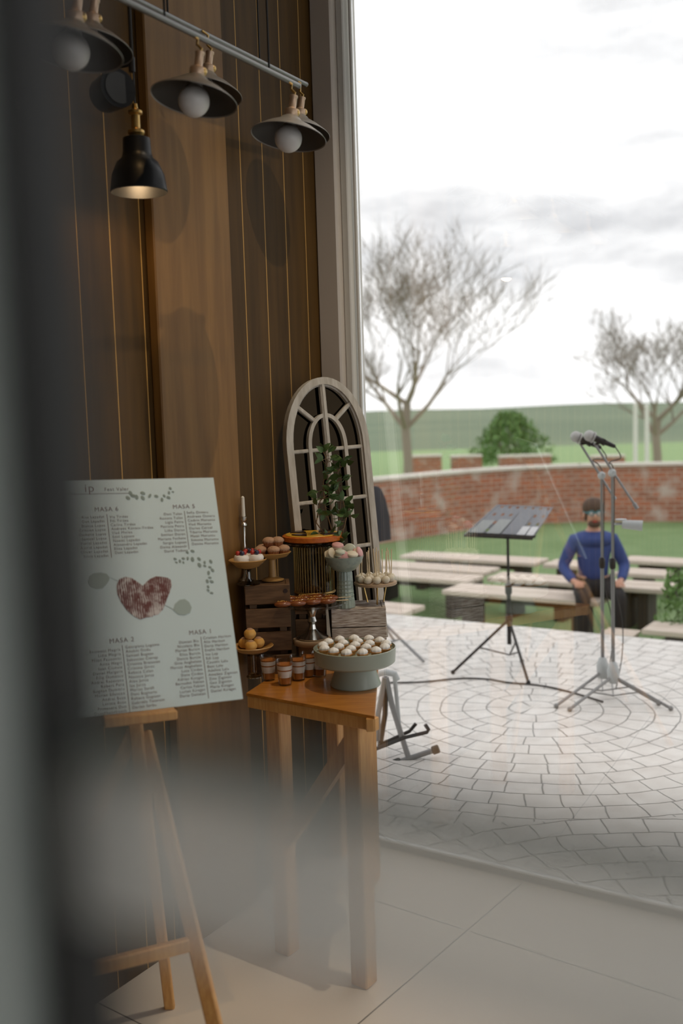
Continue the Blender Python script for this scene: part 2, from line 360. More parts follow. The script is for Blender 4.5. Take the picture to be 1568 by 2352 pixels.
# glazed wall at v = VP : the big window and its frame
win = struct(MB().box(UV((-1.885+UR)/2, VP+.01, CH/2+.01), (UR+1.885, .008, CH-.04), R33).build('window_1', 'pane', smooth=False))
f1 = MB()
f1.box(UV(-1.985, VP, CH/2), (.09, .09, CH), R33, .006); f1.build('window_frame', 'alu', win)
f2 = MB(); f2.box(UV(-1.925, VP+.01, CH/2), (.03, .05, CH), R33, .004); f2.box(UV(-1.895, VP+.02, CH/2), (.012, .03, CH), R33, .003)
f2.build('window_seal', 'alu_pale', win)
f3 = MB(); f3.box(UV((UR-1.88)/2, VP+.005, .011), (UR+1.88, .022, .022), R33, .003); f3.build('window_sill', 'alu', win)
# broad lighter strip on the plank wall, painting a bright reflection over it
va, vb = 2.06, 2.56
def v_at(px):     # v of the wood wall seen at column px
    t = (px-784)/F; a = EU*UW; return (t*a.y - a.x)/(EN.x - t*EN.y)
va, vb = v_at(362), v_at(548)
slab_uv('reflection_strip_1', 'reflection_tone', UW, UW+.035, va, vb-.03, 0, CH, .004)

# terrace, lawn, fields
TE = 6.82
struct(MB().box(UV(1.5, (VP+.03+TE)/2, -.25), (16, TE-VP-.03, .5), R33).build('terrace', 'paving', smooth=False))
LZ = -.45
struct(MB().box((0, 18, LZ-.1), (90, 44, .2)).build('lawn', 'grass', smooth=False))
struct(MB().box((0, 40, LZ-.09), (160, 36, .2)).build('grass_verge', 'verge', smooth=False))
hm = MB(); nx, ny = 60, 16; vs = []; fs = []
for j in range(ny+1):
    for i in range(nx+1):
        x = -300+600*i/nx; t = j/ny; y = 55+500*t
        z = LZ + (2.6+.004*x + .35*math.sin(x*.02+1) + .25*math.sin(x*.11))*min(1, t*2.2)**.8
        vs.append((x, y, z))
fs = [(j*(nx+1)+i, j*(nx+1)+i+1, (j+1)*(nx+1)+i+1, (j+1)*(nx+1)+i) for j in range(ny) for i in range(nx)]
struct(hm.add(vs, fs).build('hills', 'hill'))

# brick walls with running UVs
def brick_wall(name, pts, z0, z1, th, label, cat='wall', cap=True):
    b = MB(); vs = []; uvs = []; L = 0; n = len(pts); P = [Vector((p[0], p[1])) for p in pts]
    rows = []
    for i, p in enumerate(P):
        if i: L += (p-P[i-1]).length
        t = (P[min(i+1, n-1)]-P[max(0, i-1)]).normalized(); nn = Vector((-t.y, t.x))
        for k, (o, z) in enumerate(((-th/2, z0), (-th/2, z1), (th/2, z1), (th/2, z0))):
            q = p+nn*o; vs.append((q.x, q.y, z)); uvs.append((L, z + (th if k > 1 else 0)))
    fs = [(4*i+k, 4*i+(k+1) % 4, 4*i+4+(k+1) % 4, 4*i+4+k) for i in range(n-1) for k in range(4)] + [(3, 2, 1, 0), (4*n-4, 4*n-3, 4*n-2, 4*n-1)]
    root = thing(name, (0, 0, 0), label, cat)
    b.add(vs, fs); b.uv = uvs; b.build('brickwork', 'brick', root, smooth=False)
    if cap:
        c = MB()
        for i in range(n-1):
            a, e = P[i], P[i+1]; d = e-a; ang = math.atan2(d.y, d.x); mid = (a+e)/2
            c.box((mid.x, mid.y, z1+.025), (d.length+.02, th+.06, .05), RM(ang))
        c.build('coping', 'cap', root, smooth=False)
    return root
wp = [G(px, py, LZ) for px, py in ((600, 1290), (860, 1247), (1065, 1216), (1200, 1203), (1330, 1197), (1568, 1196), (1800, 1200))]
brick_wall('brick_wall', [(p.x, p.y) for p in wp], LZ, LZ+1.0, .28, 'long low red brick garden wall curving across the back of the lawn')
for k, (px0, px1) in enumerate(((928, 1012), (1036, 1104), (1146, 1262), (1360, 1430))):
    a, e = D(px0, 1046, 26), D(px1, 1046, 26)
    lab = ['left of the bare trunk', 'just left of the green bush', 'below the green bush', 'behind the microphones'][k]
    brick_wall('brick_pier', [(a.x, 26), (e.x, 26)], LZ, a.z-.05, .4, 'low brick block beyond the garden wall, '+['leftmost, near the bare tree', 'just left of the green bush', 'in front of the green bush', 'rightmost, behind the microphones'][k])

# ------------------------------------------------------------------ trees, bush
def tree(px, base_y, Y, H, spread, label, seed, trunk_r, nmain=5, cat='tree'):
    rnd = random.Random(seed); p0 = D(px, base_y, Y); p0.z = LZ
    root = thing('bare_tree', p0, label, cat, )
    tr = MB(); br = MB()
    def grow(p, d, L, r, dep):
        pts = [p.copy()]; q = p.copy(); dd = d.copy(); n = 4
        for i in range(n):
            dd = (dd + Vector((rnd.uniform(-.16, .16), rnd.uniform(-.16, .16), .05))).normalized(); q = q+dd*L/n; pts.append(q.copy())
        rs = [r*(1-.55*i/n) for i in range(n+1)]
        (tr if dep < 2 else br).tube(pts, rs, 6 if dep < 2 else 3, cap=False)
        if dep >= 6: return
        for k in range(4 if dep in (1, 2) else 3):
            i = rnd.choice((2, 3, 4)) if k else 4
            ax = Vector((rnd.uniform(-1, 1), rnd.uniform(-1, 1), rnd.uniform(-.25, .6))).normalized()
            nd = (dd*1.0 + ax*rnd.uniform(.5, .95)*spread); nd.z = nd.z*.8+.12
            grow(pts[i], nd.normalized(), L*rnd.uniform(.62, .8), max(.006, rs[i]*.66), dep+1)
    tp = [Vector((0, 0, 0)), Vector((.02, 0, H*.15)), Vector((-.02, .02, H*.28)), Vector((.03, 0, H*.38))]
    tr.tube(tp, [trunk_r, trunk_r*.85, trunk_r*.8, trunk_r*.7], 8, cap=False)
    for k in range(nmain):
        a = 2*PI*k/nmain + rnd.uniform(-.4, .4); el = rnd.uniform(.5, 1.1)
        d = Vector((math.cos(a)*spread, math.sin(a)*spread, el)).normalized()
        grow(tp[3] if k % 2 else tp[2], d, H*.27, trunk_r*.5, 1)
    tr.build('trunk', 'bark', root); br.build('branches', 'twig', root)
    return root
tree(935, 1060, 24, 6.0, .95, 'bare branching tree standing beyond the brick wall beside the window frame', 3, .13, 6)
tree(1508, 1060, 27, 4.4, 1.0, 'bare leafless tree at the right edge beyond the brick wall', 11, .14, 6)
tree(770, 1060, 36, 4.6, .9, 'bare tree mostly hidden behind the window frame', 19, .10, 5)
bc = D(1170, 1040, 34); bush = thing('bush', (bc.x, bc.y, LZ), 'rounded green leafy bush beyond the brick wall', 'bush')
bm_ = MB(); rnd = random.Random(4)
for i in range(2600):
    a = rnd.uniform(0, 2*PI); h = rnd.random(); rr = 1.0*(1+.16*math.sin(3*a+1)+.12*math.sin(5*a+4*h))*math.sqrt(max(0, 1-(h*1.0-.2)**2*1.3))*rnd.uniform(.2, 1.08)**.5*(1.2-.55*h)
    p = Vector((math.cos(a)*rr*1.15, math.sin(a)*rr, .25+h*1.65+rnd.uniform(-.1, .15))); s_ = rnd.uniform(.05, .11)
    R = Euler((rnd.uniform(0, 6), rnd.uniform(0, 6), rnd.uniform(0, 6))).to_matrix()
    bm_.add([p+R@Vector(q)*s_ for q in ((-1, 0, 0), (0, -.5, 0), (1, 0, 0), (0, .5, .1))], [(0, 1, 2, 3)])
bm_.build('foliage', 'bush', bush, smooth=False)
st = MB()
for i in range(7):
    a = i*.9; st.tube([(0, 0, 0), (math.cos(a)*.3, math.sin(a)*.3, .7), (math.cos(a)*.6, math.sin(a)*.5, 1.4)], [.04, .025, .01], 5)
st.build('stems', 'bark', bush)
sc = D(1580, 1350, 8.1); sh = thing('shrub', (sc.x, sc.y, LZ), 'leafy green shrub at the right edge near the benches', 'shrub'); bm_ = MB()
for i in range(700):
    a = rnd.uniform(0, 2*PI); h = rnd.random(); rr = .28*rnd.random()**.5*(1.1-.5*h)
    p = Vector((math.cos(a)*rr, math.sin(a)*rr, .1+h*.6)); s_ = rnd.uniform(.02, .04); R = Euler((rnd.uniform(0, 6), rnd.uniform(0, 6), rnd.uniform(0, 6))).to_matrix()
    bm_.add([p+R@Vector(q)*s_ for q in ((-1, 0, 0), (0, -.5, 0), (1, 0, 0), (0, .5, .1))], [(0, 1, 2, 3)])
bm_.build('foliage', 'bush', sh, smooth=False)
MB().tube([(0, 0, 0), (.02, 0, .3), (0, .02, .6)], [.02, .015, .005], 5).build('stems', 'bark', sh)
for k, px in enumerate((1459, 1485)):  # pale bars stand in for lights reflected in the window glass
    p = D(px, 1090, 23); t_ = D(px, 928 if k else 925, 23)
    o = MB(); o.lathe([(.06, 0), (.055, .05), (.05, t_.z-LZ-.06), (.06, t_.z-LZ-.05), (.03, t_.z-LZ)], seg=12)
    tag(o.build('pale_reflection_bar', 'reflection_bar', loc=(p.x, p.y, LZ)), 'pale upright bar standing in for a window reflection, beyond the brick wall, '+('right' if k else 'left')+' one of the two', 'reflection_bar')

# ------------------------------------------------------------------ benches on the lawn
BZ = -.05
def bench(px0, px1, py, dep, label, h=.40):
    """plank bench whose front edge runs from column px0 to px1 around row py"""
    mid = G((px0+px1)/2, py, LZ+h)
    def s_at(px):
        t = (px-784)/F; return (t*mid.y - mid.x)/(EU.x - t*EU.y)
    s0, s1 = s_at(px0), s_at(px1); c = mid + EU*(s0+s1)/2; L = s1-s0
    root = thing('garden_bench', (c.x, c.y, LZ), label, 'bench', rz=ANG)
    for k in (0, 1):
        MB().box((0, (k-.5)*dep*.52, h-.022), (L, dep*.46, .045), bev=.006).build('plank', 'bench', root)
    for sx in (-1, 1):
        lg = MB(); lg.box((sx*(L/2-.22), 0, (h-.045)/2), (.10, dep*.7, h-.045), bev=.008); lg.build('leg', 'benchleg', root)
    MB().box((0, 0, h-.085), (L-.5, .06, .07)).build('beam', 'benchleg', root)
    return root
bench(935, 1245, 1279, .42, 'farthest long plank bench on the lawn, left of the music stand pole')
bench(850, 1130, 1300, .40, 'second plank bench from the back on the left of the lawn')
bench(825, 1090, 1319, .40, 'third plank bench from the back on the left of the lawn')
bench(1262, 1345, 1292, .40, 'short far plank bench behind the seated person')
bench(1135, 1345, 1326, .40, 'plank bench just in front of the short far one, left of the person')
bench(1035, 1395, 1360, .44, 'nearest plank bench with dark block legs, the one the person sits on')
bench(1440, 1600, 1285, .36, 'farthest plank bench at the right edge of the lawn')
bench(1425, 1540, 1312, .36, 'middle plank bench on the right of the lawn behind the microphone stand')
bench(1392, 1545, 1342, .42, 'near plank bench on the right, beyond the microphone stand')
bench(790, 945, 1392, .42, 'dark plank bench at the left, half behind the window frame')
bench(1490, 1640, 1442, .36, 'low plank bench cut off by the right edge, nearest the terrace', h=.28)
b_ = G(1425, 1455, LZ+.22); bx = thing('wooden_crate', (b_.x, b_.y, LZ), 'small pale wooden box on the lawn behind the microphone stands', 'box', rz=ANG)
MB().box((0, 0, .11), (.24, .2, .22), bev=.006).build('box_body', 'bench', bx); MB().box((0, 0, .228), (.27, .23, .016), bev=.004).build('lid', 'bench', bx)

# ------------------------------------------------------------------ person sitting on the nearest bench
def skin_obj(name, verts, edges, radii, m, parent, lv=2):
    me = bpy.data.meshes.new(name); me.from_pydata([tuple(v) for v in verts], edges, []); me.materials.append(M[m])
    o = bpy.data.objects.new(name, me); C.objects.link(o); o.parent = parent
    sk = o.modifiers.new('Skin', 'SKIN'); sk.use_smooth_shade = True
    sv = me.skin_vertices[0].data
    for i, r in enumerate(radii):
        rr = r if isinstance(r, tuple) else (r, r); sv[i].radius = rr; sv[i].use_root = (i == 0)
    sb = o.modifiers.new('Subdivision', 'SUBSURF'); sb.levels = lv; sb.render_levels = lv
    return o
pp = G(1362, 1366, BZ)
per = thing('person', (pp.x, pp.y, LZ), 'person in a blue shirt and black trousers sitting on the bench facing the window', 'person', rz=math.radians(-6))
# local frame: faces -Y, seat height .40
V = []; E_ = []; Rr = []
def nv(p, r, par=None):
    V.append(Vector(p)); Rr.append(r); 
    if par is not None: E_.append((par, len(V)-1))
    return len(V)-1
pel = nv((0, 0, .50), (.13, .10)); bel = nv((0, -.01, .62), (.125, .095), pel); ch = nv((0, -.03, .80), (.15, .10), bel); upc = nv((0, -.035, .92), (.11, .075), ch)
nk = nv((0, -.04, .99), .05, upc); hd0 = nv((0, -.055, 1.06), (.062, .07), nk); hd1 = nv((0, -.06, 1.14), (.072, .088), hd0); hd2 = nv((0, -.055, 1.20), (.05, .065), hd1)
for sx in (-1, 1):
    sh_ = nv((sx*.16, -.035, .90), .055, upc); el_ = nv((sx*.27, -.03, .66), .042, sh_); wr_ = nv((sx*.20, -.24, .56), .026, el_); pa = nv((sx*.17, -.31, .555), (.036, .018), wr_)
    for k, (dx, L) in enumerate(((-.028, .062), (-.010, .072), (.009, .068), (.027, .055))):
        f0 = nv((sx*.17+dx, -.345, .557), .010, pa); f1_ = nv((sx*.17+dx*1.1, -.345-L*.5, .550), .009, f0); nv((sx*.17+dx*1.1, -.345-L*.85, .532), .008, f1_)
    th0 = nv((sx*.17-sx*.035, -.29, .562), .011, pa); nv((sx*.17-sx*.055, -.325, .556), .009, th0)
    hp = nv((sx*.10, -.02, .47), .085, pel); kn = nv((sx*.15, -.44, .47), .058, hp); an = nv((sx*.15, -.43, .10), .038, kn); ft = nv((sx*.15, -.47, .045), (.042, .035), an); nv((sx*.16, -.60, .03), (.04, .022), ft)
body = skin_obj('body', V, E_, Rr, 'skin', per)
def sub(names, grow, name, m):
    vs = [V[i] for i in names]; ed = [(names.index(a), names.index(b)) for a, b in E_ if a in names and b in names]
    rs = [tuple(x+grow for x in (Rr[i] if isinstance(Rr[i], tuple) else (Rr[i], Rr[i]))) for i in names]
    return skin_obj(name, vs, ed, rs, m, per)
arms = [i for i in range(len(V)) if i > hd2]
n_per = (len(V)-8)//2
A0, B0 = 8, 8+n_per
sub([0, 1, 2, 3, A0, A0+1, A0+2, B0, B0+1, B0+2], .014, 'shirt', 'shirt')
lg = n_per-5
sub([0, A0+lg, A0+lg+1, A0+lg+2, B0+lg, B0+lg+1, B0+lg+2], .013, 'trousers', 'trouser')
for sx in (-1, 1):
    s_ = MB(); s_.ball((sx*.155, -.53, .035), (.048, .13, .035), 12, 8); s_.box((sx*.155, -.53, .008), (.09, .25, .016), bev=.006); s_.build('shoe', 'gasket', per)
k_ = MB(); k_.ball((0, -.038, .90), (.205, .125, .085), 28, 14); k_.lathe([(.085, .93), (.066, .965), (.058, .962)], (0, -.038, 0), 24, closed=False); k_.build('collar', 'shirt', per)
h_ = MB(); h_.ball((0, -.045, 1.185), (.098, .105, .085), 20, 12, jit=.02); h_.ball((0, -.02, 1.13), (.096, .09, .09), 16, 10, jit=.02); h_.build('hair', 'hair', per)
fc = MB(); fc.ball((0, -.155, 1.115), (.013, .022, .024), 10, 8); fc.build('nose', 'skin', per)
fc = MB(); fc.ball((0, -.146, 1.068), (.024, .008, .007), 10, 6); fc.build('mouth', 'red', per)
fc = MB(); fc.ball((0, -.10, 1.045), (.06, .05, .035), 14, 8, jit=.03); fc.build('beard', 'hair', per)
for sx in (-1, 1):
    e_ = MB(); e_.ball((sx*.032, -.140, 1.142), (.013, .010, .008), 10, 6); e_.build('eye', 'white', per)
    e_ = MB(); e_.ball((sx*.084, -.06, 1.12), (.012, .02, .03), 10, 6); e_.build('ear', 'skin', per)
gl = MB()
for sx in (-1, 1):
    gl.tube([(sx*.034+.026*math.cos(a*PI/8), -.160, 1.142+.02*math.sin(a*PI/8)) for a in range(17)], .0035, 6)
    gl.tube([(sx*.06, -.158, 1.148), (sx*.088, -.13, 1.148), (sx*.09, -.05, 1.145)], .003, 6)
gl.tube([(-.01, -.163, 1.146), (.01, -.163, 1.146)], .003, 6); gl.build('glasses', 'teal', per)

# ------------------------------------------------------------------ stands on the terrace
def mic_stand(base, zt, micp, boomend, label, feet, Y):
    root = thing('microphone_stand', base, label, 'microphone stand', )
    def Lc(p): return Vector(p)-Vector(base)
    p = MB(); p.tube([(0, 0, .1), (0, 0, zt*.62)], .010, 10); p.tube([(0, 0, zt*.6), (0, 0, zt)], .007, 10); p.build('pole', 'steel', root)
    hb = MB(); hb.lathe([(.02, .10), (.032, .12), (.034, .17), (.022, .21), (.014, .22)], seg=14); hb.build('hub', 'plastic', root)
    for f_ in feet:
        q = Lc(f_); lg = MB(); lg.tube([(0, 0, .14), (q.x, q.y, .012)], .0085, 8); lg.ball((q.x, q.y, .012), .014, 8, 6)
        lg.tube([(q.x*.5, q.y*.5, .076), (0, 0, .03)], .004, 6); lg.build('leg', 'steel', root)
    cl = MB(); cl.lathe([(.012, zt*.6-.02), (.017, zt*.6-.01), (.017, zt*.6+.03), (.011, zt*.6+.04)], seg=12); cl.build('height_clutch', 'black', root)
    a, b = Lc(micp), Lc(boomend)
    bo = MB(); bo.tube([a.lerp(b, .10), b], .0065, 8); bo.tube([a.lerp(b, .93), b], .011, 8); bo.build('boom_arm', 'steel', root)
    jt = MB(); jt.ball((0, 0, zt), .022, 12, 8); jt.tube([(0, -.03, zt), (0, .03, zt)], .013, 10); jt.build('boom_joint', 'plastic', root)
    ax = (b-a).normalized(); h = MB(); md = (ax + Vector((.55, 0, .35))).normalized()
    h.tube([a, a+md*.04, a+md*.14, a+md*.15], [.021, .018, .011, .009], 14); mc = h.build('microphone', 'black', root)
    g = MB(); g.ball(a, .030, 18, 12); g.tube([a+md*.018, a+md*.026], .031, 18); g.build('grille', 'mic', mc)
    cp = MB(); cp.tube([a+md*.07+Vector((0, 0, -.02)), a+md*.09+Vector((0, 0, .015))], .016, 10); cp.tube([a+md*.075, a.lerp(b, .12)], .008, 8); cp.build('clip', 'black', root)
    cb = MB(); e0 = a+md*.15; P0 = [e0, e0+Vector((.03, 0, -.06)), a.lerp(b, .35)+Vector((.02, .01, -.01)), Vector((.015, .015, zt-.02)), Vector((.012, .012, zt*.55)), Vector((.05, .0, zt*.36)), Vector((.055, .02, zt*.2)), Vector((.02, .02, .06))]
    cr = []
    for i in range(len(P0)-1):
        for k in range(6):
            t = k/6; a0 = P0[max(0, i-1)]; a1 = P0[i]; a2 = P0[i+1]; a3 = P0[min(len(P0)-1, i+2)]
            cr.append(.5*((2*a1)+(a2-a0)*t+(2*a0-5*a1+4*a2-a3)*t*t+(3*a1-a0-3*a2+a3)*t**3))
    cb.tube(cr+[P0[-1]], .003, 6); cb.build('cable', 'cable', root)
    return root
b1 = G(1408, 1610, 0); Y1 = b1.y
zt1 = D(1410, 1086, Y1).z
m1 = mic_stand(b1, zt1, D(1353, 1001, Y1), D(1463, 1168, Y1), 'nearer of the two boom microphone stands, its boom crossing the brick wall on the right', [G(1308, 1634, 0), G(1540, 1632, 0), G(1400, 1560, 0)], Y1)
b2 = G(1384, 1598, 0); Y2 = b2.y  # added second stand builds the doubled image in the glass
mic_stand(b2, D(1377, 1092, Y2).z, D(1322, 1003, Y2), D(1412, 1147, Y2), 'added copy of the boom microphone stand for its doubled reflection, just left of and behind it', [G(1277, 1626, 0), G(1512, 1620, 0), G(1376, 1556, 0)], Y2)
ph = MB(); c_ = D(1430, 1203, Y1)-b1
ph.tube([(.01, 0, c_.z), (c_.x+.02, 0, c_.z)], .007, 8); ph.tube([(c_.x-.01, -.02, c_.z), (c_.x+.09, -.05, c_.z-.008)], [.022, .028], 16); ph.lathe([(.03, c_.z+.02), (.03, c_.z+.026)], (c_.x-.01, 0, 0), 16)
ph.build('cup_holder', 'plastic', m1)

# music stand
b3 = G(1170, 1522, 0); Y3 = b3.y; ms = thing('music_stand', b3, 'perforated grey music stand holding sheets on the terrace', 'music stand')
def L3(p): return Vector(p)-b3
bl, brr, tr_, tl = [L3(D(*q)) for q in ((1065, 1230, Y3-.06), (1222, 1238, Y3+.0), (1270, 1166, Y3+.10), (1142, 1160, Y3+.04))]
nrm = (brr-bl).cross(tl-bl).normalized(); nrm = nrm if nrm.y < 0 else -nrm
def q3(s, t, o=0): return bl.lerp(brr, s).lerp(tl.lerp(tr_, s), t) + nrm*o
dk = MB(); nsx, nsy = 22, 12; holes = set((i, j) for i in range(2, nsx, 3) for j in range(2, nsy, 3))
vs = [q3(i/nsx, j/nsy, o) for o in (0, -.003) for j in range(nsy+1) for i in range(nsx+1)]; K = (nsx+1)*(nsy+1); fs = []
for j in range(nsy):
    for i in range(nsx):
        if (i, j) in holes: continue
        a = j*(nsx+1)+i; fs += [(a, a+1, a+nsx+2, a+nsx+1), (K+a, K+a+nsx+1, K+a+nsx+2, K+a+1)]
dk.add(vs, fs).tube([q3(0, 0), q3(1, 0), q3(1, 1), q3(0, 1), q3(0, 0)], .004, 6); dk.build('desk', 'mesh_steel', ms)
lp = MB(); lp.add([q3(0, 0, 0), q3(1, 0, 0), q3(1, 0, .05), q3(0, 0, .05), q3(0, .05, .052), q3(1, .05, .052), q3(0, .09, -.002), q3(1, .09, -.002)], [(0, 1, 2, 3), (3, 2, 5, 4)]); lp.tube([q3(0, 0, .0), q3(1, 0, .0)], .008, 8); lp.tube([q3(0, 0, .05), q3(1, 0, .05)], .005, 8); lp.build('lip', 'black', ms)
p = MB(); p.tube([(0, 0, .12), (0, 0, .5)], .014, 10); p.tube([(0, 0, .45), (0, 0, q3(.5, .1).z)], .009, 10); p.tube([(0, 0, q3(.5, .1).z), q3(.55, .4, -.01)], .008, 8); p.build('pole', 'black', ms)
cl = MB(); cl.lathe([(.016, .44), (.022, .45), (.022, .5), (.014, .51)], seg=12); cl.lathe([(.02, .26), (.024, .27), (.024, .3), (.018, .31)], seg=12); cl.build('clutch', 'black', ms)
for q in (G(1040, 1548, 0), G(1213, 1572, 0), G(1198, 1522, 0), ):
    q = L3(q); lg = MB(); lg.tube([(0, 0, .28), (q.x, q.y, .012)], .009, 8); lg.tube([(q.x*.55, q.y*.55, .137), (0, 0, .05)], .005, 6); lg.ball((q.x, q.y, .012), .014, 8, 6); lg.build('leg', 'black', ms)
for k, (s0, s1, t0, t1, m) in enumerate(((.02, .22, .04, .5, 'plastic'), (.27, .47, .04, .55, 'plastic'), (.5, .74, .04, .80, 'mesh_steel'))):
    o = MB(); o.add([b3+q3(s0, t0, .006), b3+q3(s1, t0, .006), b3+q3(s1, t1, .006), b3+q3(s0, t1, .006), b3+q3(s0, t0, .012), b3+q3(s1, t0, .012), b3+q3(s1, t1, .012), b3+q3(s0, t1, .012)], [(3, 2, 1, 0), (4, 5, 6, 7), (0, 1, 5, 4), (1, 2, 6, 5), (2, 3, 7, 6), (3, 0, 4, 7)])
    tag(o.build('sheet_folder', m, smooth=False), ['leftmost grey sleeve lying on the music stand', 'middle grey sleeve lying on the music stand', 'large dark folder in the middle of the music stand'][k], 'folder')
for k, (s0, s1) in enumerate(((.72, .84), (.86, .97))):
    o = MB(); o.add([b3+q3(s0, .05, .014), b3+q3(s1, .05, .014), b3+q3(s1, .36, .014), b3+q3(s0, .36, .014), b3+q3(s0, .05, .016), b3+q3(s1, .05, .016), b3+q3(s1, .36, .016), b3+q3(s0, .36, .016)], [(3, 2, 1, 0), (4, 5, 6, 7), (0, 1, 5, 4), (1, 2, 6, 5), (2, 3, 7, 6), (3, 0, 4, 7)])
    tag(o.build('paper_sheet', 'paper', smooth=False), 'white paper at the lower right of the music stand, '+('right one' if k else 'left one'), 'paper')

# guitar stand
g0 = G(925, 1745, 0); gs = thing('guitar_stand', g0, 'dark folding guitar stand on the terrace beside the window frame', 'instrument stand')
def Lg(px, py, dY=0): return D(px, py, g0.y+dY)-g0
f_ = MB(); f_.tube([Lg(886, 1556), Lg(900, 1620), Lg(938, 1742)], .013, 8); f_.build('leg', 'steel', gs)
f_ = MB(); f_.tube([Lg(886, 1556), Lg(884, 1640, .05), Lg(872, 1715, .12)], .013, 8); f_.build('leg', 'black', gs)
f_ = MB(); f_.tube([Lg(884, 1556), Lg(868, 1640, .02), Lg(866, 1700, .05)], .013, 8); f_.build('leg', 'steel', gs)
f_ = MB(); f_.tube([Lg(912, 1752), Lg(1000, 1722)], .013, 10); f_.build('foot_bar', 'steel', gs)
for q in ((912, 1752), (1000, 1722)):
    c = MB(); a = Lg(*q); dd = (Lg(1000, 1722)-Lg(912, 1752)).normalized(); c.tube([a-dd*.018, a-dd*.014, a+dd*.014, a+dd*.018], [.014, .02, .02, .014], 12); c.build('rubber_foot', 'gasket', gs)
f_ = MB(); f_.tube([Lg(860, 1722, .02), Lg(930, 1694, -.02), Lg(980, 1682, -.06), Lg(984, 1676, -.06), Lg(976, 1664, -.06)], .009, 8); f_.tube([Lg(870, 1712, .10), Lg(940, 1680, .10), Lg(955, 1662, .1)], .009, 8); f_.build('cradle_arm', 'black', gs)
t_ = MB(); t_.tube([Lg(862, 1560), Lg(868, 1548), Lg(886, 1544), Lg(906, 1548), Lg(912, 1562)], .015, 10); t_.build('top_hinge', 'plastic', gs)
f_ = MB(); f_.tube([Lg(906, 1555), Lg(914, 1640, .1), Lg(918, 1690, .14)], .010, 8); f_.build('brace', 'plastic', gs)

# speaker tripod at the frame
b5 = G(872, 1500, 0); ss = thing('tripod_stand', b5, 'thin tripod stand draped with dark cloth against the window frame', 'stand')
z5 = D(868, 1120, b5.y).z
MB().tube([(0, 0, .1), (0, 0, z5)], .012, 10).build('pole', 'steel', ss)
for q in (G(973, 1524, 0), G(905, 1475, 0), G(800, 1545, 0)):
    q = q-b5; lg = MB(); lg.tube([(0, 0, .24), (q.x, q.y, .012)], .010, 8); lg.tube([(q.x*.5, q.y*.5, .13), (0, 0, .05)], .006, 6); lg.build('leg', 'steel', ss)
cb = MB(); prof = [(.02, z5-.36), (.085, z5-.35), (.08, z5-.2), (.06, z5-.08), (.035, z5-.01), (.015, z5+.01)]
cb.lathe(prof, seg=24, flute=.14, nfl=5); cb.build('draped_cloth', 'cloth', ss)

# cable across the terrace
cp = [(884, 1568), (900, 1568), (970, 1566), (1060, 1558), (1120, 1560), (1170, 1568), (1230, 1573), (1280, 1582), (1340, 1598), (1384, 1612)]
cpts = [G(x, y, .006) for x, y in cp]; cr = []
for i in range(len(cpts)-1):
    for k in range(6):
        t = k/6; a0 = cpts[max(0, i-1)]; a1 = cpts[i]; a2 = cpts[i+1]; a3 = cpts[min(len(cpts)-1, i+2)]
        cr.append(.5*((2*a1)+(a2-a0)*t+(2*a0-5*a1+4*a2-a3)*t*t+(3*a1-a0-3*a2+a3)*t**3))
tag(MB().tube(cr+[cpts[-1]], .0055, 6).build('floor_cable', 'cable'), 'black cable running over the terrace from the guitar stand to the microphone stands', 'cable')

# ================================================================== INTERIOR
# glazed door leaf standing open right beside the lens: slim stile, plus a milky rail that paints grey haze
DA = math.radians(-29); DC = Vector((-.0588, .196, 0)); RD = RM(DA)
milky = bpy.data.materials.new('haze_acrylic'); milky.use_nodes = True; N_ = milky.node_tree.nodes; K_ = milky.node_tree.links; N_.clear()  # half see-through mix puts the grey haze into the rail
o_ = N_.new('ShaderNodeOutputMaterial'); a1 = N_.new('ShaderNodeMixShader'); a2 = N_.new('ShaderNodeMixShader'); t1_ = N_.new('ShaderNodeBsdfTransparent'); t2_ = N_.new('ShaderNodeBsdfTranslucent'); d1_ = N_.new('ShaderNodeBsdfDiffuse')
t2_.inputs[0].default_value = (.94, .93, .90, 1); d1_.inputs[0].default_value = (.88, .90, .87, 1); a1.inputs[0].default_value = .5; a2.inputs[0].default_value = .55
K_.new(t2_.outputs[0], a1.inputs[1]); K_.new(d1_.outputs[0], a1.inputs[2]); K_.new(t1_.outputs[0], a2.inputs[1]); K_.new(a1.outputs[0], a2.inputs[2]); K_.new(a2.outputs[0], o_.inputs[0])
leaf = MB(); leaf.box(DC + RD@Vector((-.0627, .0, 1.2)), (.12, .035, 2.4), RD, .003)
door = struct(leaf.build('door_1', 'alu_green', smooth=False))
g_ = MB(); g_.box(DC + RD@Vector((.0030, 0, 1.2)), (.0110, .02, 2.4), RD, .002); g_.build('stile_gasket', 'gasket', door)
zr = 1.6 - .0755
g_ = MB(); g_.box(DC + RD@Vector((.45, 0, zr-.006)), (.9, .012, .031), RD, .002); g_.build('haze_rail', milky, door)
g_ = MB(); g_.box(DC + RD@Vector((.45, 0, zr+.0125)), (.9, .010, .005), RD, .001); g_.build('rail_gasket', 'lip', door)

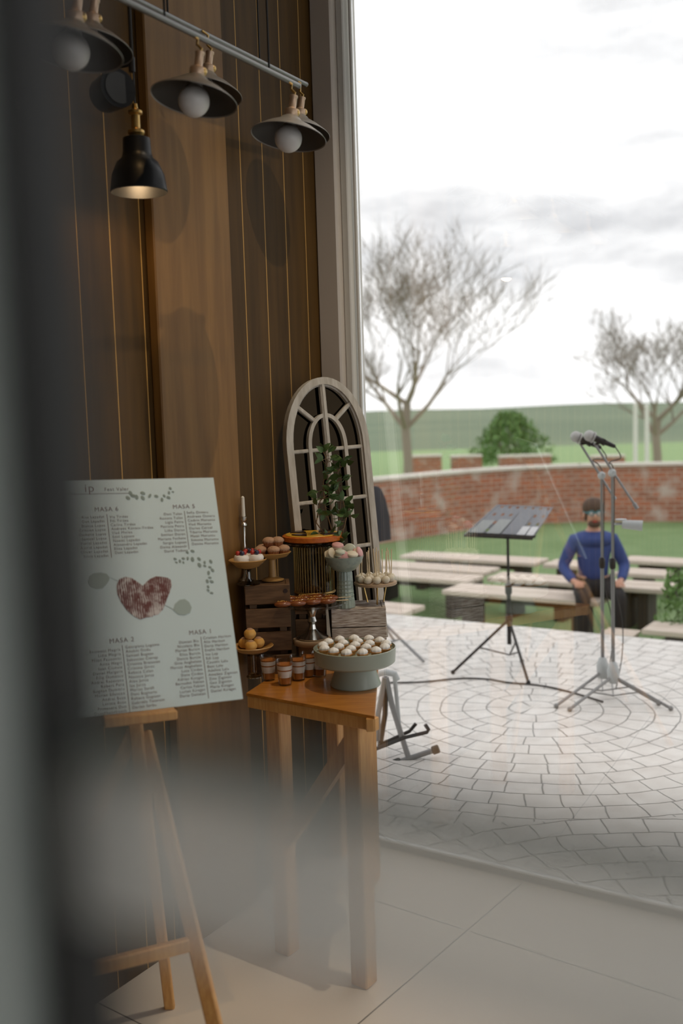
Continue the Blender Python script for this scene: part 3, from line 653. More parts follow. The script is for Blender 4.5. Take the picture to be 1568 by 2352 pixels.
# ------------------------------------------------------------------ table
TZ = .80
tp = [G(565, 1592, TZ), G(860, 1645, TZ), D(872, 1500, 3.42), UV(-1.99, 2.98)]
tc_ = sum((Vector((p.x, p.y, 0)) for p in tp), Vector())/4
tab = thing('dessert_table', tc_, 'honey coloured wooden table holding the desserts beside the plank wall', 'table')
poly = [((p-tc_).x, (p-tc_).y) for p in tp]
MB().prism(poly, TZ-.008, TZ).build('table_top', 'table', tab, smooth=False)
ap = MB()
for i in range(4):
    a = Vector((*poly[i], 0))*.995; b = Vector((*poly[(i+1) % 4], 0))*.995; d = b-a
    ap.box((a+b)/2+Vector((-d.y, d.x, 0)).normalized()*.012+Vector((0, 0, TZ-.026)), (d.length, .022, .036), RM(math.atan2(d.y, d.x)), .002)
ap.build('apron', 'easel', tab)
fe = (Vector((*poly[1], 0))-Vector((*poly[0], 0))).normalized(); fa = math.atan2(fe.y, fe.x)
l0 = Vector((*poly[0], 0)) + fe*.075 + Vector((.03, .05, 0)); l1 = Vector((*poly[1], 0)) - fe*.06 + Vector((-.0, .05, 0))
for p in (l0, l1, Vector((*poly[2], 0))+Vector((-.06, -.12, 0)), Vector((*poly[3], 0))*.86):
    MB().box(p+Vector((0, 0, (TZ-.03)/2)), (.055, .055, TZ-.03), RM(fa), .004).build('leg', 'easel', tab)
br = MB(); a = l1+Vector((0, 0, TZ-.07)); b = l0+fe*.02+Vector((0, 0, .35)); d = b-a
br.box((a+b)/2, (d.length, .03, .045), RM(fa)@RM(math.atan2(-d.z, -d.xy.length), 'Y') if False else RM(fa)@Matrix.Rotation(-math.atan2(a.z-b.z, (a-b).xy.length), 3, 'Y')); br.build('brace', 'easel', tab)

# ------------------------------------------------------------------ crates and risers
def slat_crate(c, d, ang, label, m, gap=.018, rows=3, name='wooden_crate'):
    root = thing(name, c, label, 'crate', rz=ang); w, dp, h = d; t = .012
    rh = (h-gap*(rows-1))/rows
    for r in range(rows):
        z = rh/2 + r*(rh+gap)
        for y in (-dp/2+t/2, dp/2-t/2): MB().box((0, y, z), (w, t, rh), bev=.0015).build('slat', m, root)
        for x in (-w/2+t/2, w/2-t/2): MB().box((x, 0, z), (t, dp-2*t-.002, rh), bev=.0015).build('slat', m, root)
    cp_ = MB()
    for x in (-w/2+t+.012, w/2-t-.012):
        for y in (-dp/2+t+.012, dp/2-t-.012): cp_.box((x, y, h/2-.001), (.022, .022, h-.004))
    cp_.build('corner_posts', m, root)
    MB().box((0, 0, h-.006), (w-2*t-.002, dp-2*t-.002, .008)).build('top_panel', m, root)
    return root
cr_c = D(612, 1400, 3.12); z1 = D(640, 1342, 3.07).z
cA = slat_crate(Vector((-.242, 3.115, TZ)), (.14, .11, z1-TZ), math.radians(4), 'brown slatted crate at the left end of the dessert table carrying the pavlova stand', 'crate', rows=4, gap=.014)
kn = MB(); kn.tube([(.056, -.0565, z1-TZ-.02), (.056, -.053, z1-TZ-.02)], .007, 12); kn.build('knot', 'darkchoc', cA)
zB = D(720, 1362, 3.24).z
cB = slat_crate(Vector((-.112, 3.25, TZ)), (.10, .10, zB-TZ), math.radians(0), 'dark brown crate behind the chocolate lollies under the tall tart stand', 'crate', rows=3)
zW = D(800, 1392, 3.18).z
cW = slat_crate(Vector((.0445, 3.205, TZ)), (.175, .14, zW-TZ), 0, 'whitewashed wooden crate at the right end of the dessert table under the macaron bowl', 'white_crate', gap=.003, rows=3)
# round wood boards under the lolly stand
zR = D(720, 1466, 3.10).z
o = MB(); o.lathe([(.045, 0), (.045, zR-TZ-.017), (.060, zR-TZ-.016), (.062, zR-TZ-.012), (.062, zR-TZ-.003), (.060, zR-TZ)], seg=40)
tag(o.build('cake_board', 'slab', loc=(-.105, 3.10, TZ)), 'round pale wooden board on a block under the chocolate lolly stand', 'cake board')

# ------------------------------------------------------------------ arched mirror
Ym = 3.42
ml = D(648, 1230, 3.18); mz = TZ
mroot = thing('arched_mirror', (0, 0, 0), 'arched limewashed window-style mirror leaning at the back of the dessert table', 'mirror')
ma = math.radians(38); w2_, H_, tk, fw = .152, .0, .03, .024
top_z = D(735, 873, Ym).z + .01
a_ = D(650, 1000, 3.36); b_ = D(840, 1000, 3.50)
w2_ = (b_-a_).xy.length/2; ma = math.atan2(b_.y-a_.y, b_.x-a_.x); mc = (a_+b_)/2
Ht = (top_z-TZ)*1.002
lean = Matrix.Rotation(math.radians(-4), 3, 'X') @ Matrix.Rotation(math.radians(-2.2), 3, 'Y')
mroot.rotation_euler = (RM(ma) @ lean).to_euler()
base = mc - (RM(ma)@lean)@Vector((0, 0, mc.z-TZ)); mroot.location = (base.x, base.y, TZ+.012)
Ht -= .012; spr = Ht - w2_*1.5        # spring line of the arch
def arch_path(w, top, z0, n=24):
    rz = top - spr
    P = [(-w, z0)] + [(-w, z0+(spr-z0)*k/4) for k in range(1, 4)]
    P += [(-w*math.cos(PI*k/n), spr + rz*math.sin(PI*k/n)) for k in range(n+1)]
    P += [(w, z0+(spr-z0)*k/4) for k in range(3, 0, -1)] + [(w, z0)]
    return P
def arch_band(mb, wo, to, wi, ti, z0, y0, y1):
    A = arch_path(wo, to, z0); B = arch_path(wi, ti, z0); n = len(A)
    vs = [(x, y0, z) for x, z in A] + [(x, y0, z) for x, z in B] + [(x, y1, z) for x, z in A] + [(x, y1, z) for x, z in B]; fs = []
    for i in range(n-1):
        fs += [(i, n+i, n+i+1, i+1), (2*n+i, 2*n+i+1, 3*n+i+1, 3*n+i), (i, i+1, 2*n+i+1, 2*n+i), (n+i, 3*n+i, 3*n+i+1, n+i+1)]
    fs += [(0, 2*n, 3*n, n), (n-1, 2*n-1, 4*n-1, 3*n-1)]
    mb.add(vs, fs)
fm = MB(); arch_band(fm, w2_, Ht, w2_-fw, Ht-fw, 0, -.020, .014); arch_band(fm, w2_-fw+.001, Ht-fw+.001, w2_-fw-.006, Ht-fw-.006, 0, -.010, .014)
fm.box((0, -.003, .014), (2*w2_-.01, .034, .028)); fm.build('frame', 'mframe', mroot)
iw, it = w2_*.47, spr + (Ht-spr)*.48
ins = MB(); arch_band(ins, iw, it, iw-.013, it-.013, .02, -.014, .006); ins.build('inner_arch', 'mframe', mroot)
mb_ = MB(); mb_.box((0, -.005, Ht/2), (.020, .022, Ht-.03), bev=.004); mb_.box((0, -.016, Ht/2), (.008, .006, Ht-.04)); mb_.build('mullion', 'mframe', mroot)
for sx in (-1, 1):
    a = Vector((sx*iw*.60, -.004, spr+(it-spr)*.82)); b = Vector((sx*(w2_-fw)*.76, -.004, spr+(Ht-fw-spr)*.67)); d = b-a
    MB().box((a+b)/2, (d.length+.01, .02, .014), Matrix.Rotation(-math.atan2(d.z, d.x), 3, 'Y'), .003).build('spoke', 'mframe', mroot)
for z in (spr-.01, spr-.185, spr-.355): MB().box((0, -.002, z), (2*w2_-fw, .018, .013), bev=.003).build('crossbar', 'mframe', mroot)
A = arch_path(w2_-.006, Ht-.006, .005); n = len(A)
gm = MB(); gm.add([(x, .008, z) for x, z in A]+[(x, .012, z) for x, z in A], [tuple(range(n)), tuple(range(2*n-1, n-1, -1))]+[(i, n+i, n+(i+1) % n, (i+1) % n) for i in range(n)])
gm.build('mirror_glass', 'mirror', mroot, smooth=False)

# ------------------------------------------------------------------ leafy branch in a vase
pv = D(762, 1245, 3.19); plant = thing('potted_plant', (pv.x+.012, 3.17, zW+.001), 'leafy green sprig in a small glass vase in front of the arched mirror', 'plant')
plant.location = (-.004, 3.255, zW+.001)
vz = MB(); vz.lathe([(.012, 0), (.016, .002), (.017, .05), (.010, .08), (.012, .10)], seg=18); vz.build('vase', 'tglass', plant)
rnd = random.Random(5)
P0 = Vector(plant.location)
stp = [[(772, 1330), (768, 1240), (745, 1160), (742, 1110), (752, 1060), (742, 1038)], [(772, 1330), (775, 1230), (782, 1150), (772, 1090), (790, 1060)], [(772, 1330), (780, 1250), (795, 1190), (788, 1150)], [(772, 1330), (760, 1250), (726, 1200), (735, 1150), (760, 1130)]]
sm = MB(); lm = MB()
def leaf_(mb, p, d, L):
    d = d.normalized(); w = d.cross(Vector((rnd.uniform(-1, 1), rnd.uniform(-1, 1), rnd.uniform(-1, 1)))).normalized(); u = w.cross(d)
    pts = []; prof = ((0, 0), (.25, .28), (.5, .34), (.78, .2), (1, 0)); c = [p+d*L*t - u*L*.12*math.sin(t*PI)*-1 for t, _ in prof]
    k = [q for q in c]; l_ = [c[i]+w*L*prof[i][1]*.75+u*L*.06*(1 if 0 < i < 4 else 0) for i in range(5)]; r_ = [c[i]-w*L*prof[i][1]*.75+u*L*.06*(1 if 0 < i < 4 else 0) for i in range(5)]
    mb.add(k+l_[1:4]+r_[1:4], [(0, 1, 5), (1, 2, 6, 5), (2, 3, 7, 6), (3, 4, 7), (0, 8, 1), (1, 8, 9, 2), (2, 9, 10, 3), (3, 10, 4)])
for s_i, st in enumerate(stp):
    pts = [Vector((0, 0, .03))]+[D(x, y, 3.24-.012*i)-P0 for i, (x, y) in enumerate(st[1:])]
    sm.tube(pts, [.0028-.0003*i for i in range(len(pts))], 6)
    for i in range(1, len(pts)-1):
        for k in range(7):
            t = rnd.random(); p = pts[i].lerp(pts[i+1], t); d = Vector((rnd.uniform(-1, 1), rnd.uniform(-.8, .1), rnd.uniform(-.3, .9)))
            e = p+d.normalized()*.018; sm.tube([p, e], .0008, 4); leaf_(lm, e, d, rnd.uniform(.028, .046))
    for k in range(3): leaf_(lm, pts[-1], Vector((rnd.uniform(-1, 1), -.3, rnd.uniform(.2, 1))), .04)
sm.build('stems', 'stem', plant); lm.build('leaves', 'leaf', plant)

# ------------------------------------------------------------------ tall tart stand
Yt = 3.25
tz = D(718, 1244, Yt).z; tcx = D(719, 1244, Yt).x
ts = thing('cake_stand', (tcx, Yt, zB+.001), 'tall cake stand with gold threaded glass column carrying the orange tart', 'cake stand')
hh = tz-zB
MB().lathe([(.05, hh-.012), (.095, hh-.008), (.106, hh-.002), (.106, hh+.002), (.094, hh-.003), (.0, hh-.003)], seg=48).build('plate', 'smoke', ts)
gt = MB(); 
for k in range(44):
    a = 2*PI*k/44; gt.tube([(.066*math.cos(a), .066*math.sin(a), .006), (.066*math.cos(a), .066*math.sin(a), hh-.014)], .0009, 4)
gt.build('gold_threads', 'gold', ts)
cl = MB(); cl.lathe([(.063, 0), (.063, hh-.012)], seg=36); cl.build('column', 'smoke', ts)
MB().lathe([(.068, 0), (.07, .004), (.066, .008)], seg=36).build('foot_ring', 'brass', ts)
tt = thing('tart', (tcx, Yt, tz+.004), 'round orange crusted tart with yellow and dark segments on top', 'tart')
MB().lathe([(.093, 0), (.100, .004), (.101, .018), (.096, .021)], seg=48, flute=.012, nfl=24).build('crust', 'orange', tt)
MB().lathe([(.091, .0215), (.089, .0235)], seg=40).build('filling', 'yellow', tt)
for k in range(4):
    a0 = PI/2*k+.5; sg = MB(); pl = [(0.03*math.cos(a0+.4), .03*math.sin(a0+.4))]+[(.078*math.cos(a0+t*.14), .078*math.sin(a0+t*.14)) for t in range(7)]
    sg.prism(pl, .0235, .027); sg.build('dark_segment', 'darkchoc', tt)

# ------------------------------------------------------------------ macaron bowl
Yb = 3.13; rz_ = D(790, 1280, Yb).z; bx_ = D(790, 1280, Yb).x
mbw = thing('pedestal_bowl', (bx_, Yb+.03, zW+.001), 'footed green ceramic bowl on a textured pedestal filled with macarons', 'bowl'); hh = rz_-zW
pd = MB(); pd.lathe([(.030, 0), (.031, .006), (.027, .04), (.024, hh-.055), (.022, hh-.05)], seg=48, flute=.03, nfl=16); pd.build('pedestal', 'celadon', mbw)
rg = MB()
for k in range(7): rg.lathe([(.0285-.0006*k, .012+.012*k), (.030-.0006*k, .015+.012*k), (.0285-.0006*k, .018+.012*k)], seg=32, closed=False)
rg.build('relief_rings', 'celadon', mbw)
MB().lathe([(.018, hh-.052), (.035, hh-.045), (.056, hh-.022), (.063, hh), (.060, hh), (.052, hh-.02), (.03, hh-.038), (.0, hh-.04)], seg=48).build('bowl', 'celadon', mbw)
mac = thing('macaron', (0, 0, 0), 'macaron in the footed green bowl', 'macaron', 'macarons in the footed green bowl')
for z, m, nm in ((-.0075, 'pink', 'shell'), (.0075, 'pink', 'shell'), (0, 'filling', 'filling')):
    o = MB()
    if nm == 'shell': s_ = 1 if z > 0 else -1; o.lathe([(.0185, .0035*s_), (.0195, .005*s_), (.018, .009*s_), (.011, .0125*s_), (.0, .0135*s_)][::s_], seg=22)
    else: o.lathe([(.017, -.0035), (.018, 0), (.017, .0035)], seg=22)
    o.build(nm, m, mac)
def recolour(r, m):
    for c in r.children:
        if c.name.startswith('shell'):
            c.data = c.data.copy(); c.data.materials[0] = M[m]
mpos = [(775, 1256, 0, 'pink', (.25, .1)), (763, 1272, -.01, 'vanilla', (1.1, .5)), (782, 1272, -.03, 'mint', (.15, .3)), (803, 1262, 0, 'mint', (1.35, -.2)), (822, 1270, -.01, 'pink', (1.2, 1.2)), (789, 1280, -.035, 'pink', (1.4, .1)), (757, 1276, .0, 'vanilla', (1.2, 1.0)), (808, 1276, -.03, 'vanilla', (.3, .2)), (790, 1270, .03, 'mint', (.4, .2)), (805, 1272, .04, 'vanilla', (.2, .2))]
labs = ['pink macaron on top of the heap in the footed green bowl', 'cream macaron at the left front of the green bowl', 'pale green macaron lying in the middle of the green bowl', 'pale green macaron standing on edge in the green bowl', 'pink macaron at the right rim of the green bowl, turned flat to view', 'small pink macaron tucked low at the front of the green bowl', 'cream macaron at the far left rim of the green bowl', 'cream macaron lying low at the right front of the green bowl', 'pale green macaron at the back of the green bowl', 'cream macaron at the back right of the green bowl']
for i, (px, py, dy, m, (rx, rzz)) in enumerate(mpos):
    o = mac if i == 0 else dup(mac)
    o.location = D(px, py, Yb+.03+dy); o.rotation_euler = (rx, .1, rzz); o['label'] = labs[i]
for o, q in zip([x for x in C.objects if x.name.startswith('macaron')], mpos): recolour(o, q[3])

# ------------------------------------------------------------------ chocolate lolly stand
Yc = 3.10; cz = D(705, 1388, Yc).z; ccx = D(703, 1388, Yc).x
cs = thing('cake_stand', (-.103, Yc, zR+.001), 'low clear glass cake stand on the round wooden block, covered with chocolate lollies', 'cake stand'); hh = cz-zR
MB().lathe([(.048, 0), (.050, .004), (.035, .012), (.013, .03), (.010, .045), (.016, .055), (.011, .07), (.022, hh-.012), (.03, hh-.006)], seg=36).build('foot', 'silver', cs)
MB().lathe([(.02, hh-.008), (.10, hh-.004), (.110, hh+.002), (.108, hh+.006), (.10, hh), (0, hh-.001)], seg=48).build('plate', 'tglass', cs)
lol = thing('chocolate_lolly', (0, 0, 0), 'oval chocolate lolly on a stick with golden crumbs on the low glass stand', 'lolly', 'chocolate lollies on the low glass stand')
o = MB(); o.ball((0, 0, .009), (.030, .019, .010), 20, 10); o.build('chocolate_coat', 'choc', lol)
MB().box((.05, 0, .008), (.045, .006, .0022), bev=.001).build('stick', 'stick', lol)
nb = MB(); rnd = random.Random(9)
for k in range(16): nb.ball((rnd.uniform(-.018, .014), rnd.uniform(-.009, .009), .0185), (.0016, .0016, .001), 5, 4)
nb.build('crumbs', 'nuts', lol)
i = 0
for r_ in range(4):
    for c2 in range(3):
        if r_ == 3 and c2 == 2: continue
        o = lol if i == 0 else dup(lol); i += 1
        o.location = (ccx - .068+.046*r_*1.0+.008*c2-.002, Yc-.058+.045*c2+(.012*r_), cz+.004+.001*(i % 2)); o.rotation_euler = (0, 0, .12+.05*(i % 3)); o.scale = (.92, .95, 1)

# ------------------------------------------------------------------ sage stand with meringue tartlets
Yg = 2.91; gz = D(815, 1486, Yg).z; gx = D(814, 1484, Yg).x
gsd = thing('cake_stand', (gx, Yg, TZ), 'large sage green metal cake stand at the table corner, full of meringue tartlets', 'cake stand'); hh = gz-TZ
MB().lathe([(.074, 0), (.076, .003), (.070, .02), (.060, .05), (.056, hh-.056), (.057, hh-.05)], seg=56).build('foot', 'sage', gsd)
MB().lathe([(.056, hh-.051), (.112, hh-.048), (.120, hh-.042), (.123, hh), (.1205, hh+.001), (.118, hh-.012), (0, hh-.012)], seg=64).build('drum', 'sage', gsd)
tl_ = thing('meringue_tartlet', (0, 0, 0), 'small golden tartlet topped with a white meringue swirl on the sage stand', 'tartlet', 'meringue tartlets on the sage stand')
MB().lathe([(.012, 0), (.0165, .012), (.017, .013), (.015, .0135)], seg=20, flute=.04, nfl=10).build('pastry_cup', 'pastry', tl_)
MB().lathe([(.014, .0135), (.0155, .017), (.0145, .021), (.010, .025), (.004, .028), (.0, .029)], seg=28, flute=.07, nfl=8).build('meringue', 'mer', tl_)
i = 0
for (rr, nn, ph) in ((0.0, 1, 0), (.048, 6, .3), (.094, 13, .1)):
    for k in range(nn):
        a = 2*PI*k/nn+ph
        if rr > .1 and math.sin(a) > -.2 and k % 2: continue
        o = tl_ if i == 0 else dup(tl_); i += 1
        o.location = (gx+rr*math.cos(a)+random.uniform(-.002, .002), Yg+rr*math.sin(a), gz-.0115 if rr < .09 else gz-.0115); o.rotation_euler = (random.uniform(-.06, .06), random.uniform(-.06, .06), a)

# ------------------------------------------------------------------ dessert cups on the table
cup = thing('dessert_cup', (0, 0, 0), '', 'dessert cup', 'layered dessert glasses at the front of the table')
MB().lathe([(.0185, 0), (.0195, .002), (.0255, .075), (.0262, .076), (.0240, .074), (.018, .004), (0, .004)], seg=28).build('glass', 'tglass', cup)
MB().lathe([(.0175, .005), (.0195, .024)], seg=24).build('caramel_base', 'caramel', cup)
MB().lathe([(.0195, .0245), (.0218, .044)], seg=24).build('cream_layer', 'cream', cup)
MB().lathe([(.0219, .0442), (.0222, .0475)], seg=24).build('caramel_layer', 'caramel', cup)
MB().lathe([(.0223, .0478), (.0232, .060)], seg=24).build('cream_layer', 'cream', cup)
MB().lathe([(.0232, .0602), (.0238, .064), (.0, .0655)], seg=24).build('caramel_topping', 'caramel', cup)
cupl = ['front left layered cream dessert glass, the one nearest the seating board', 'foremost layered dessert glass, close to the table edge', 'layered dessert glass just right of the foremost one', 'slim layered dessert glass nearest the foot of the sage stand', 'layered dessert glass in the second row behind the left front one', 'layered dessert glass in the second row, middle', 'layered dessert glass in the second row next to the sage stand']
for i, (px, py) in enumerate(((617, 1562), (655, 1573), (686, 1562), (710, 1554), (735, 1553))):
    o = cup if i == 0 else dup(cup); p = G(px, py, TZ); o.location = (p.x, p.y, TZ+.001); o['label'] = cupl[i]

# ------------------------------------------------------------------ left end: pavlovas, muffins, candle, choux
Yp = 2.99; pz = D(573, 1296, Yp).z; px_ = D(562, 1296, Yp).x
ps = thing('pedestal_bowl', (px_, 3.085, z1+.001), 'low amber footed bowl with cream pavlovas on top of the brown crate', 'bowl'); hh = max(.06, pz-z1-.004)
MB().lathe([(.036, 0), (.037, .003), (.012, .010), (.008, .02), (.008, hh-.03), (.014, hh-.024)], seg=32).build('foot', 'smoke', ps)
MB().lathe([(.013, hh-.025), (.035, hh-.018), (.060, hh+.004), (.057, hh+.006), (.033, hh-.013), (0, hh-.016)], seg=40).build('bowl', 'bowl', ps)
pav = thing('pavlova', (0, 0, 0), '', 'pavlova', 'cream pavlovas on the amber bowl')
MB().lathe([(.020, 0), (.024, .006), (.023, .014), (.0245, .020), (.021, .028), (.0, .031)], seg=26, flute=.02, nfl=7).build('cream', 'cream', pav)
for k, (x, y, m) in enumerate(((-.010, -.004, 'red'), (.004, -.008, 'blue'), (.010, .005, 'red'), (-.003, .008, 'blue'))):
    o = MB(); o.ball((x, y, .036), .0075, 12, 8); o.build('berry', m, pav)
for i, (px, dy, l) in enumerate(((553, -.012, 'left of the two white cream pavlovas with berries in front'), (586, -.0, 'right of the two white cream pavlovas, nearest the muffins'), (568, .035, 'white cream pavlova with berries behind the front two'))):
    o = pav if i == 0 else dup(pav); o.location = (D(px, 1300, 3.05).x, 3.085+dy, z1+hh+(-.008)); o['label'] = l
Yq = 3.145; qz = D(622, 1272, Yq).z; qx = D(624, 1272, Yq).x
mfb = thing('pedestal_bowl', (qx, Yq, z1+.001), 'amber wooden bowl of muffins behind the pavlovas', 'bowl'); hh = qz-z1
MB().lathe([(.035, 0), (.036, .004), (.013, .012), (.011, hh-.02), (.02, hh-.015)], seg=32).build('foot', 'bowl', mfb)
MB().lathe([(.02, hh-.016), (.048, hh-.010), (.062, hh+.004), (.059, hh+.005), (.045, hh-.005), (0, hh-.006)], seg=40).build('bowl', 'bowl', mfb)
muf = thing('muffin', (0, 0, 0), 'brown muffin with a sugary top in the amber wooden bowl', 'muffin', 'muffins in the amber wooden bowl')
MB().lathe([(.013, 0), (.0185, .018)], seg=24, flute=.05, nfl=12).build('paper_cup', 'muffin', muf)
o = MB(); o.ball((0, 0, .021), (.0205, .0205, .012), 18, 10, jit=.04); o.build('top', 'sugar', muf)
for i, (x, y, z) in enumerate(((-.034, -.018, 0), (.008, -.030, 0), (.038, -.005, 0), (0, .012, .0), (-.03, .025, 0), (.02, .035, 0), (-.008, -.006, .026), (.02, .0, .026))):
    o = muf if i == 0 else dup(muf); o.location = (qx+x, Yq+y, z1+hh-.004+z); o.rotation_euler = (0, 0, i)
cdz = D(557, 1188, 3.13)
cd = thing('candlestick', (cdz.x, 3.155, z1+.001), 'tall silver candlestick with a pale taper behind the pavlovas', 'candlestick'); hh = cdz.z-z1
MB().lathe([(.024, 0), (.026, .004), (.012, .012), (.006, .03), (.009, hh*.45), (.005, hh*.6), (.006, hh-.035), (.011, hh-.03), (.011, hh-.026), (.006, hh-.02), (.010, hh-.012), (.011, hh-.002), (.007, hh)], seg=24).build('holder', 'silver', cd)
MB().lathe([(.0065, hh), (.0055, hh+.06), (.002, hh+.064)], seg=14).build('taper', 'wax', cd)
zc = D(600, 1497, 2.98).z; xc = D(581, 1490, 3.03).x
cps = thing('serving_plate', (xc, 3.03, TZ), 'amber glass footed plate of golden choux buns at the left table end', 'plate'); hh = zc-TZ
MB().lathe([(.022, 0), (.024, .004), (.010, .014), (.010, hh-.02), (.02, hh-.012)], seg=32).build('foot', 'bowlglass', cps)
MB().lathe([(.02, hh-.013), (.045, hh-.008), (.064, hh+.008), (.062, hh+.010), (.043, hh-.003), (0, hh-.006)], seg=40).build('plate', 'bowl', cps)
cx_ = thing('choux_bun', (0, 0, 0), '', 'choux bun', 'golden choux buns on the footed plate')
o = MB(); o.ball((0, 0, .017), (.019, .019, .017), 22, 14, jit=.03); o.build('bun', 'choux', cx_)
o = MB(); o.ball((0, 0, .029), (.011, .011, .007), 12, 8, jit=.05); o.build('sugar_top', 'sugar', cx_)
for i, (x, y, z, l) in enumerate(((-.004, -.024, 0, 'front golden choux bun with crackled top'), (-.028, .018, 0, 'choux bun at the back left of the footed plate'), (.016, .02, 0, 'choux bun at the back right of the footed plate'), (-.008, .002, .032, 'choux bun stacked on top of the others'))):
    o = cx_ if i == 0 else dup(cx_); o.location = (xc+x, 3.03+y, zc-.004+z); o['label'] = l

# ------------------------------------------------------------------ cake pops, right end
Yk = 3.215; kz = D(862, 1336, Yk).z; kx = D(862, 1336, Yk).x
kc = thing('serving_plate', (kx, Yk, zW+.001), 'round wooden plate on thin legs at the right table end holding cake pops', 'plate'); hh = kz-zW
MB().lathe([(.068, hh-.010), (.070, hh-.008), (.070, hh-.001), (.068, hh)], seg=40).build('plate', 'slab', kc)
for k in range(3):
    a = k*2.1+.6; MB().tube([(.030*math.cos(a), .030*math.sin(a), 0), (.045*math.cos(a), .045*math.sin(a), hh-.009)], .0025, 8).build('leg', 'brass', kc)
pop = thing('cake_pop', (0, 0, 0), 'white cake pop standing on its head with its stick upright', 'cake pop', 'white cake pops on the wooden plate at the right table end')
o = MB(); o.ball((0, 0, .0125), (.0135, .0135, .0125), 18, 12); o.build('cake_ball', 'vanilla', pop)
MB().tube([(0, 0, .02), (0, 0, .105)], .0017, 6).build('stick', 'stick', pop)
i = 0
for (rr, nn) in ((.053, 11), (.024, 5)):
    for k in range(nn):
        a = 2*PI*k/nn+.2; o = pop if i == 0 else dup(pop); i += 1
        o.location = (kx+rr*math.cos(a), Yk+rr*math.sin(a), kz+.0005); o.rotation_euler = (random.uniform(-.05, .05), random.uniform(-.06, .06), 0)

# ------------------------------------------------------------------ seating board on its easel
YB_ = .43460365; RB = RM(YB_) @ Matrix.Rotation(-.40335615, 3, 'X') @ Matrix.Rotation(.03691226, 3, 'Y')
BRp = D(558, 1605, 2.35); BH, BW = .5703, .50
bdo = thing('seating_board', BRp - RB@Vector((BW/2, 0, 0)), 'white seating chart board with table lists and a fingerprint heart, standing on the easel', 'sign')
bdo.rotation_euler = RB.to_euler()
MB().box((0, .003, BH/2), (BW, .006, BH)).build('panel', 'board', bdo, smooth=False)
def onb(px, py):       # local board coordinates of a pixel
    R_ = RB.transposed(); o_ = R_@(O-Vector(bdo.location)); d_ = R_@ray(px, py); t = -o_.y/d_.y; q = o_+d_*t; return q.x, q.z
def btext(s, px, py, size, m='ink', align='CENTER', name='lettering'):
    c = bpy.data.curves.new(name, 'FONT'); c.body = s; c.size = size; c.align_x = align; c.align_y = 'CENTER'; c.space_character = 1.15; c.space_line = 1.0; c.extrude = .0001
    o = bpy.data.objects.new(name, c); C.objects.link(o)
    me = bpy.data.meshes.new_from_object(o.evaluated_get(bpy.context.evaluated_depsgraph_get())); bpy.data.objects.remove(o); me.materials.clear(); me.materials.append(M[m])
    o = bpy.data.objects.new(name, me); C.objects.link(o); o.parent = bdo; x, z = onb(px, py); o.location = (x, -.0008, z); o.rotation_euler = (PI/2, 0, 0); return o
btext('ip', 206, 1122, .030); btext('Fest Valer', 268, 1124, .0125)
for s, px, py in (('MASA 6', 245, 1170), ('MASA 5', 422, 1164), ('MASA 2', 280, 1471), ('MASA 1', 460, 1452)): btext(s, px, py, .0155)
L6 = ['Rita Lapadat', 'Dan Lapadat', 'Bianca Lupse', 'Cristian Lupse', 'Damaris Lupse', 'Samuel Lupse', 'Viorel Lapadat', 'Astrid Lapadat', 'Oliver Lapadat', 'Silvia Lapadat']
R6 = ['Via Tirdea', 'Fili Tirdea', 'Carina Tirdea', 'Andreea Kovacs-Tirdea', 'Vlad Miclea', 'Emil Lupsaw', 'Noemi Lapadat', 'Alexandru Lapadat', 'Eliza Lapadat', 'Dani Lapadat']
L5 = ['Dani Tulan', 'Roxana Tulan', 'Ligia Petru', 'Patricia Petru', 'Lidia Doran', 'Emilian Doran', 'Mariana Fechete', 'Sergiu Lupsan', 'Doina Alexandr', 'David Tudose']
R5 = ['Sofia Ocneru', 'Andreea Ocneru', 'Codrin Moruntu', 'Vlad Moruntu', 'Darius Cercel', 'Tiberiu Moruntu', 'Matei Moruntu', 'Simona Moruntu', 'Denisa Moruntu']
L2 = ['Beniamin Megris', 'Lidia Megris', 'Milan Paunovici', 'Anita Negri', 'Ioan Ciunuia', 'Daniel Margarit', 'Filip Dumescu', 'Andrei Rasovanu', 'Robert Pera', 'Bogdan Dumitru', 'Marian Sdanceo', 'Andrei Buza', 'Lavinia Buza', 'Primasera Duo', 'DuetPhotobooth']
R2 = ['Georgiana Lugoma', 'Anuket Dodu', 'Samuel Bugean', 'Sebastian Ciorap', 'Cristina Brasovan', 'Cristina Giroc', 'Rebeca Calan', 'Nausica Jurca', 'Alex Jurca', 'Iza Jurca', 'Marius Sarafi', 'Dani Bugnariu', 'Rebeca Gagiean', 'Gabriela Tatarom', 'Darian Sarbu']
L1 = ['Damian Blu', 'Nicoleta Blu', 'Marian Burcin', 'Eliza Burcin', 'Darcis Burcin', 'Gina Angheluta', 'Marcus Angheluta', 'Luca Cirdea', 'Dana Cirdea', 'Adrian Kiraget', 'Bernadet Fabian', 'Carlos Fabian', 'Lucian Kiraget', 'Dario Deliman']
R1 = ['Cristian Haritun', 'Alin Haritun', 'Daria Haritun', 'Evelin Haritun', 'Ina Lup', 'Edi Lup', 'Cosmin Lalu', 'Beni Lalu', 'Adelina Lalu', 'Amedeo Zigovan', 'Zina Zigovan', 'Geo Zigovan', 'Maria Kiraget', 'Daniel Kiraget']
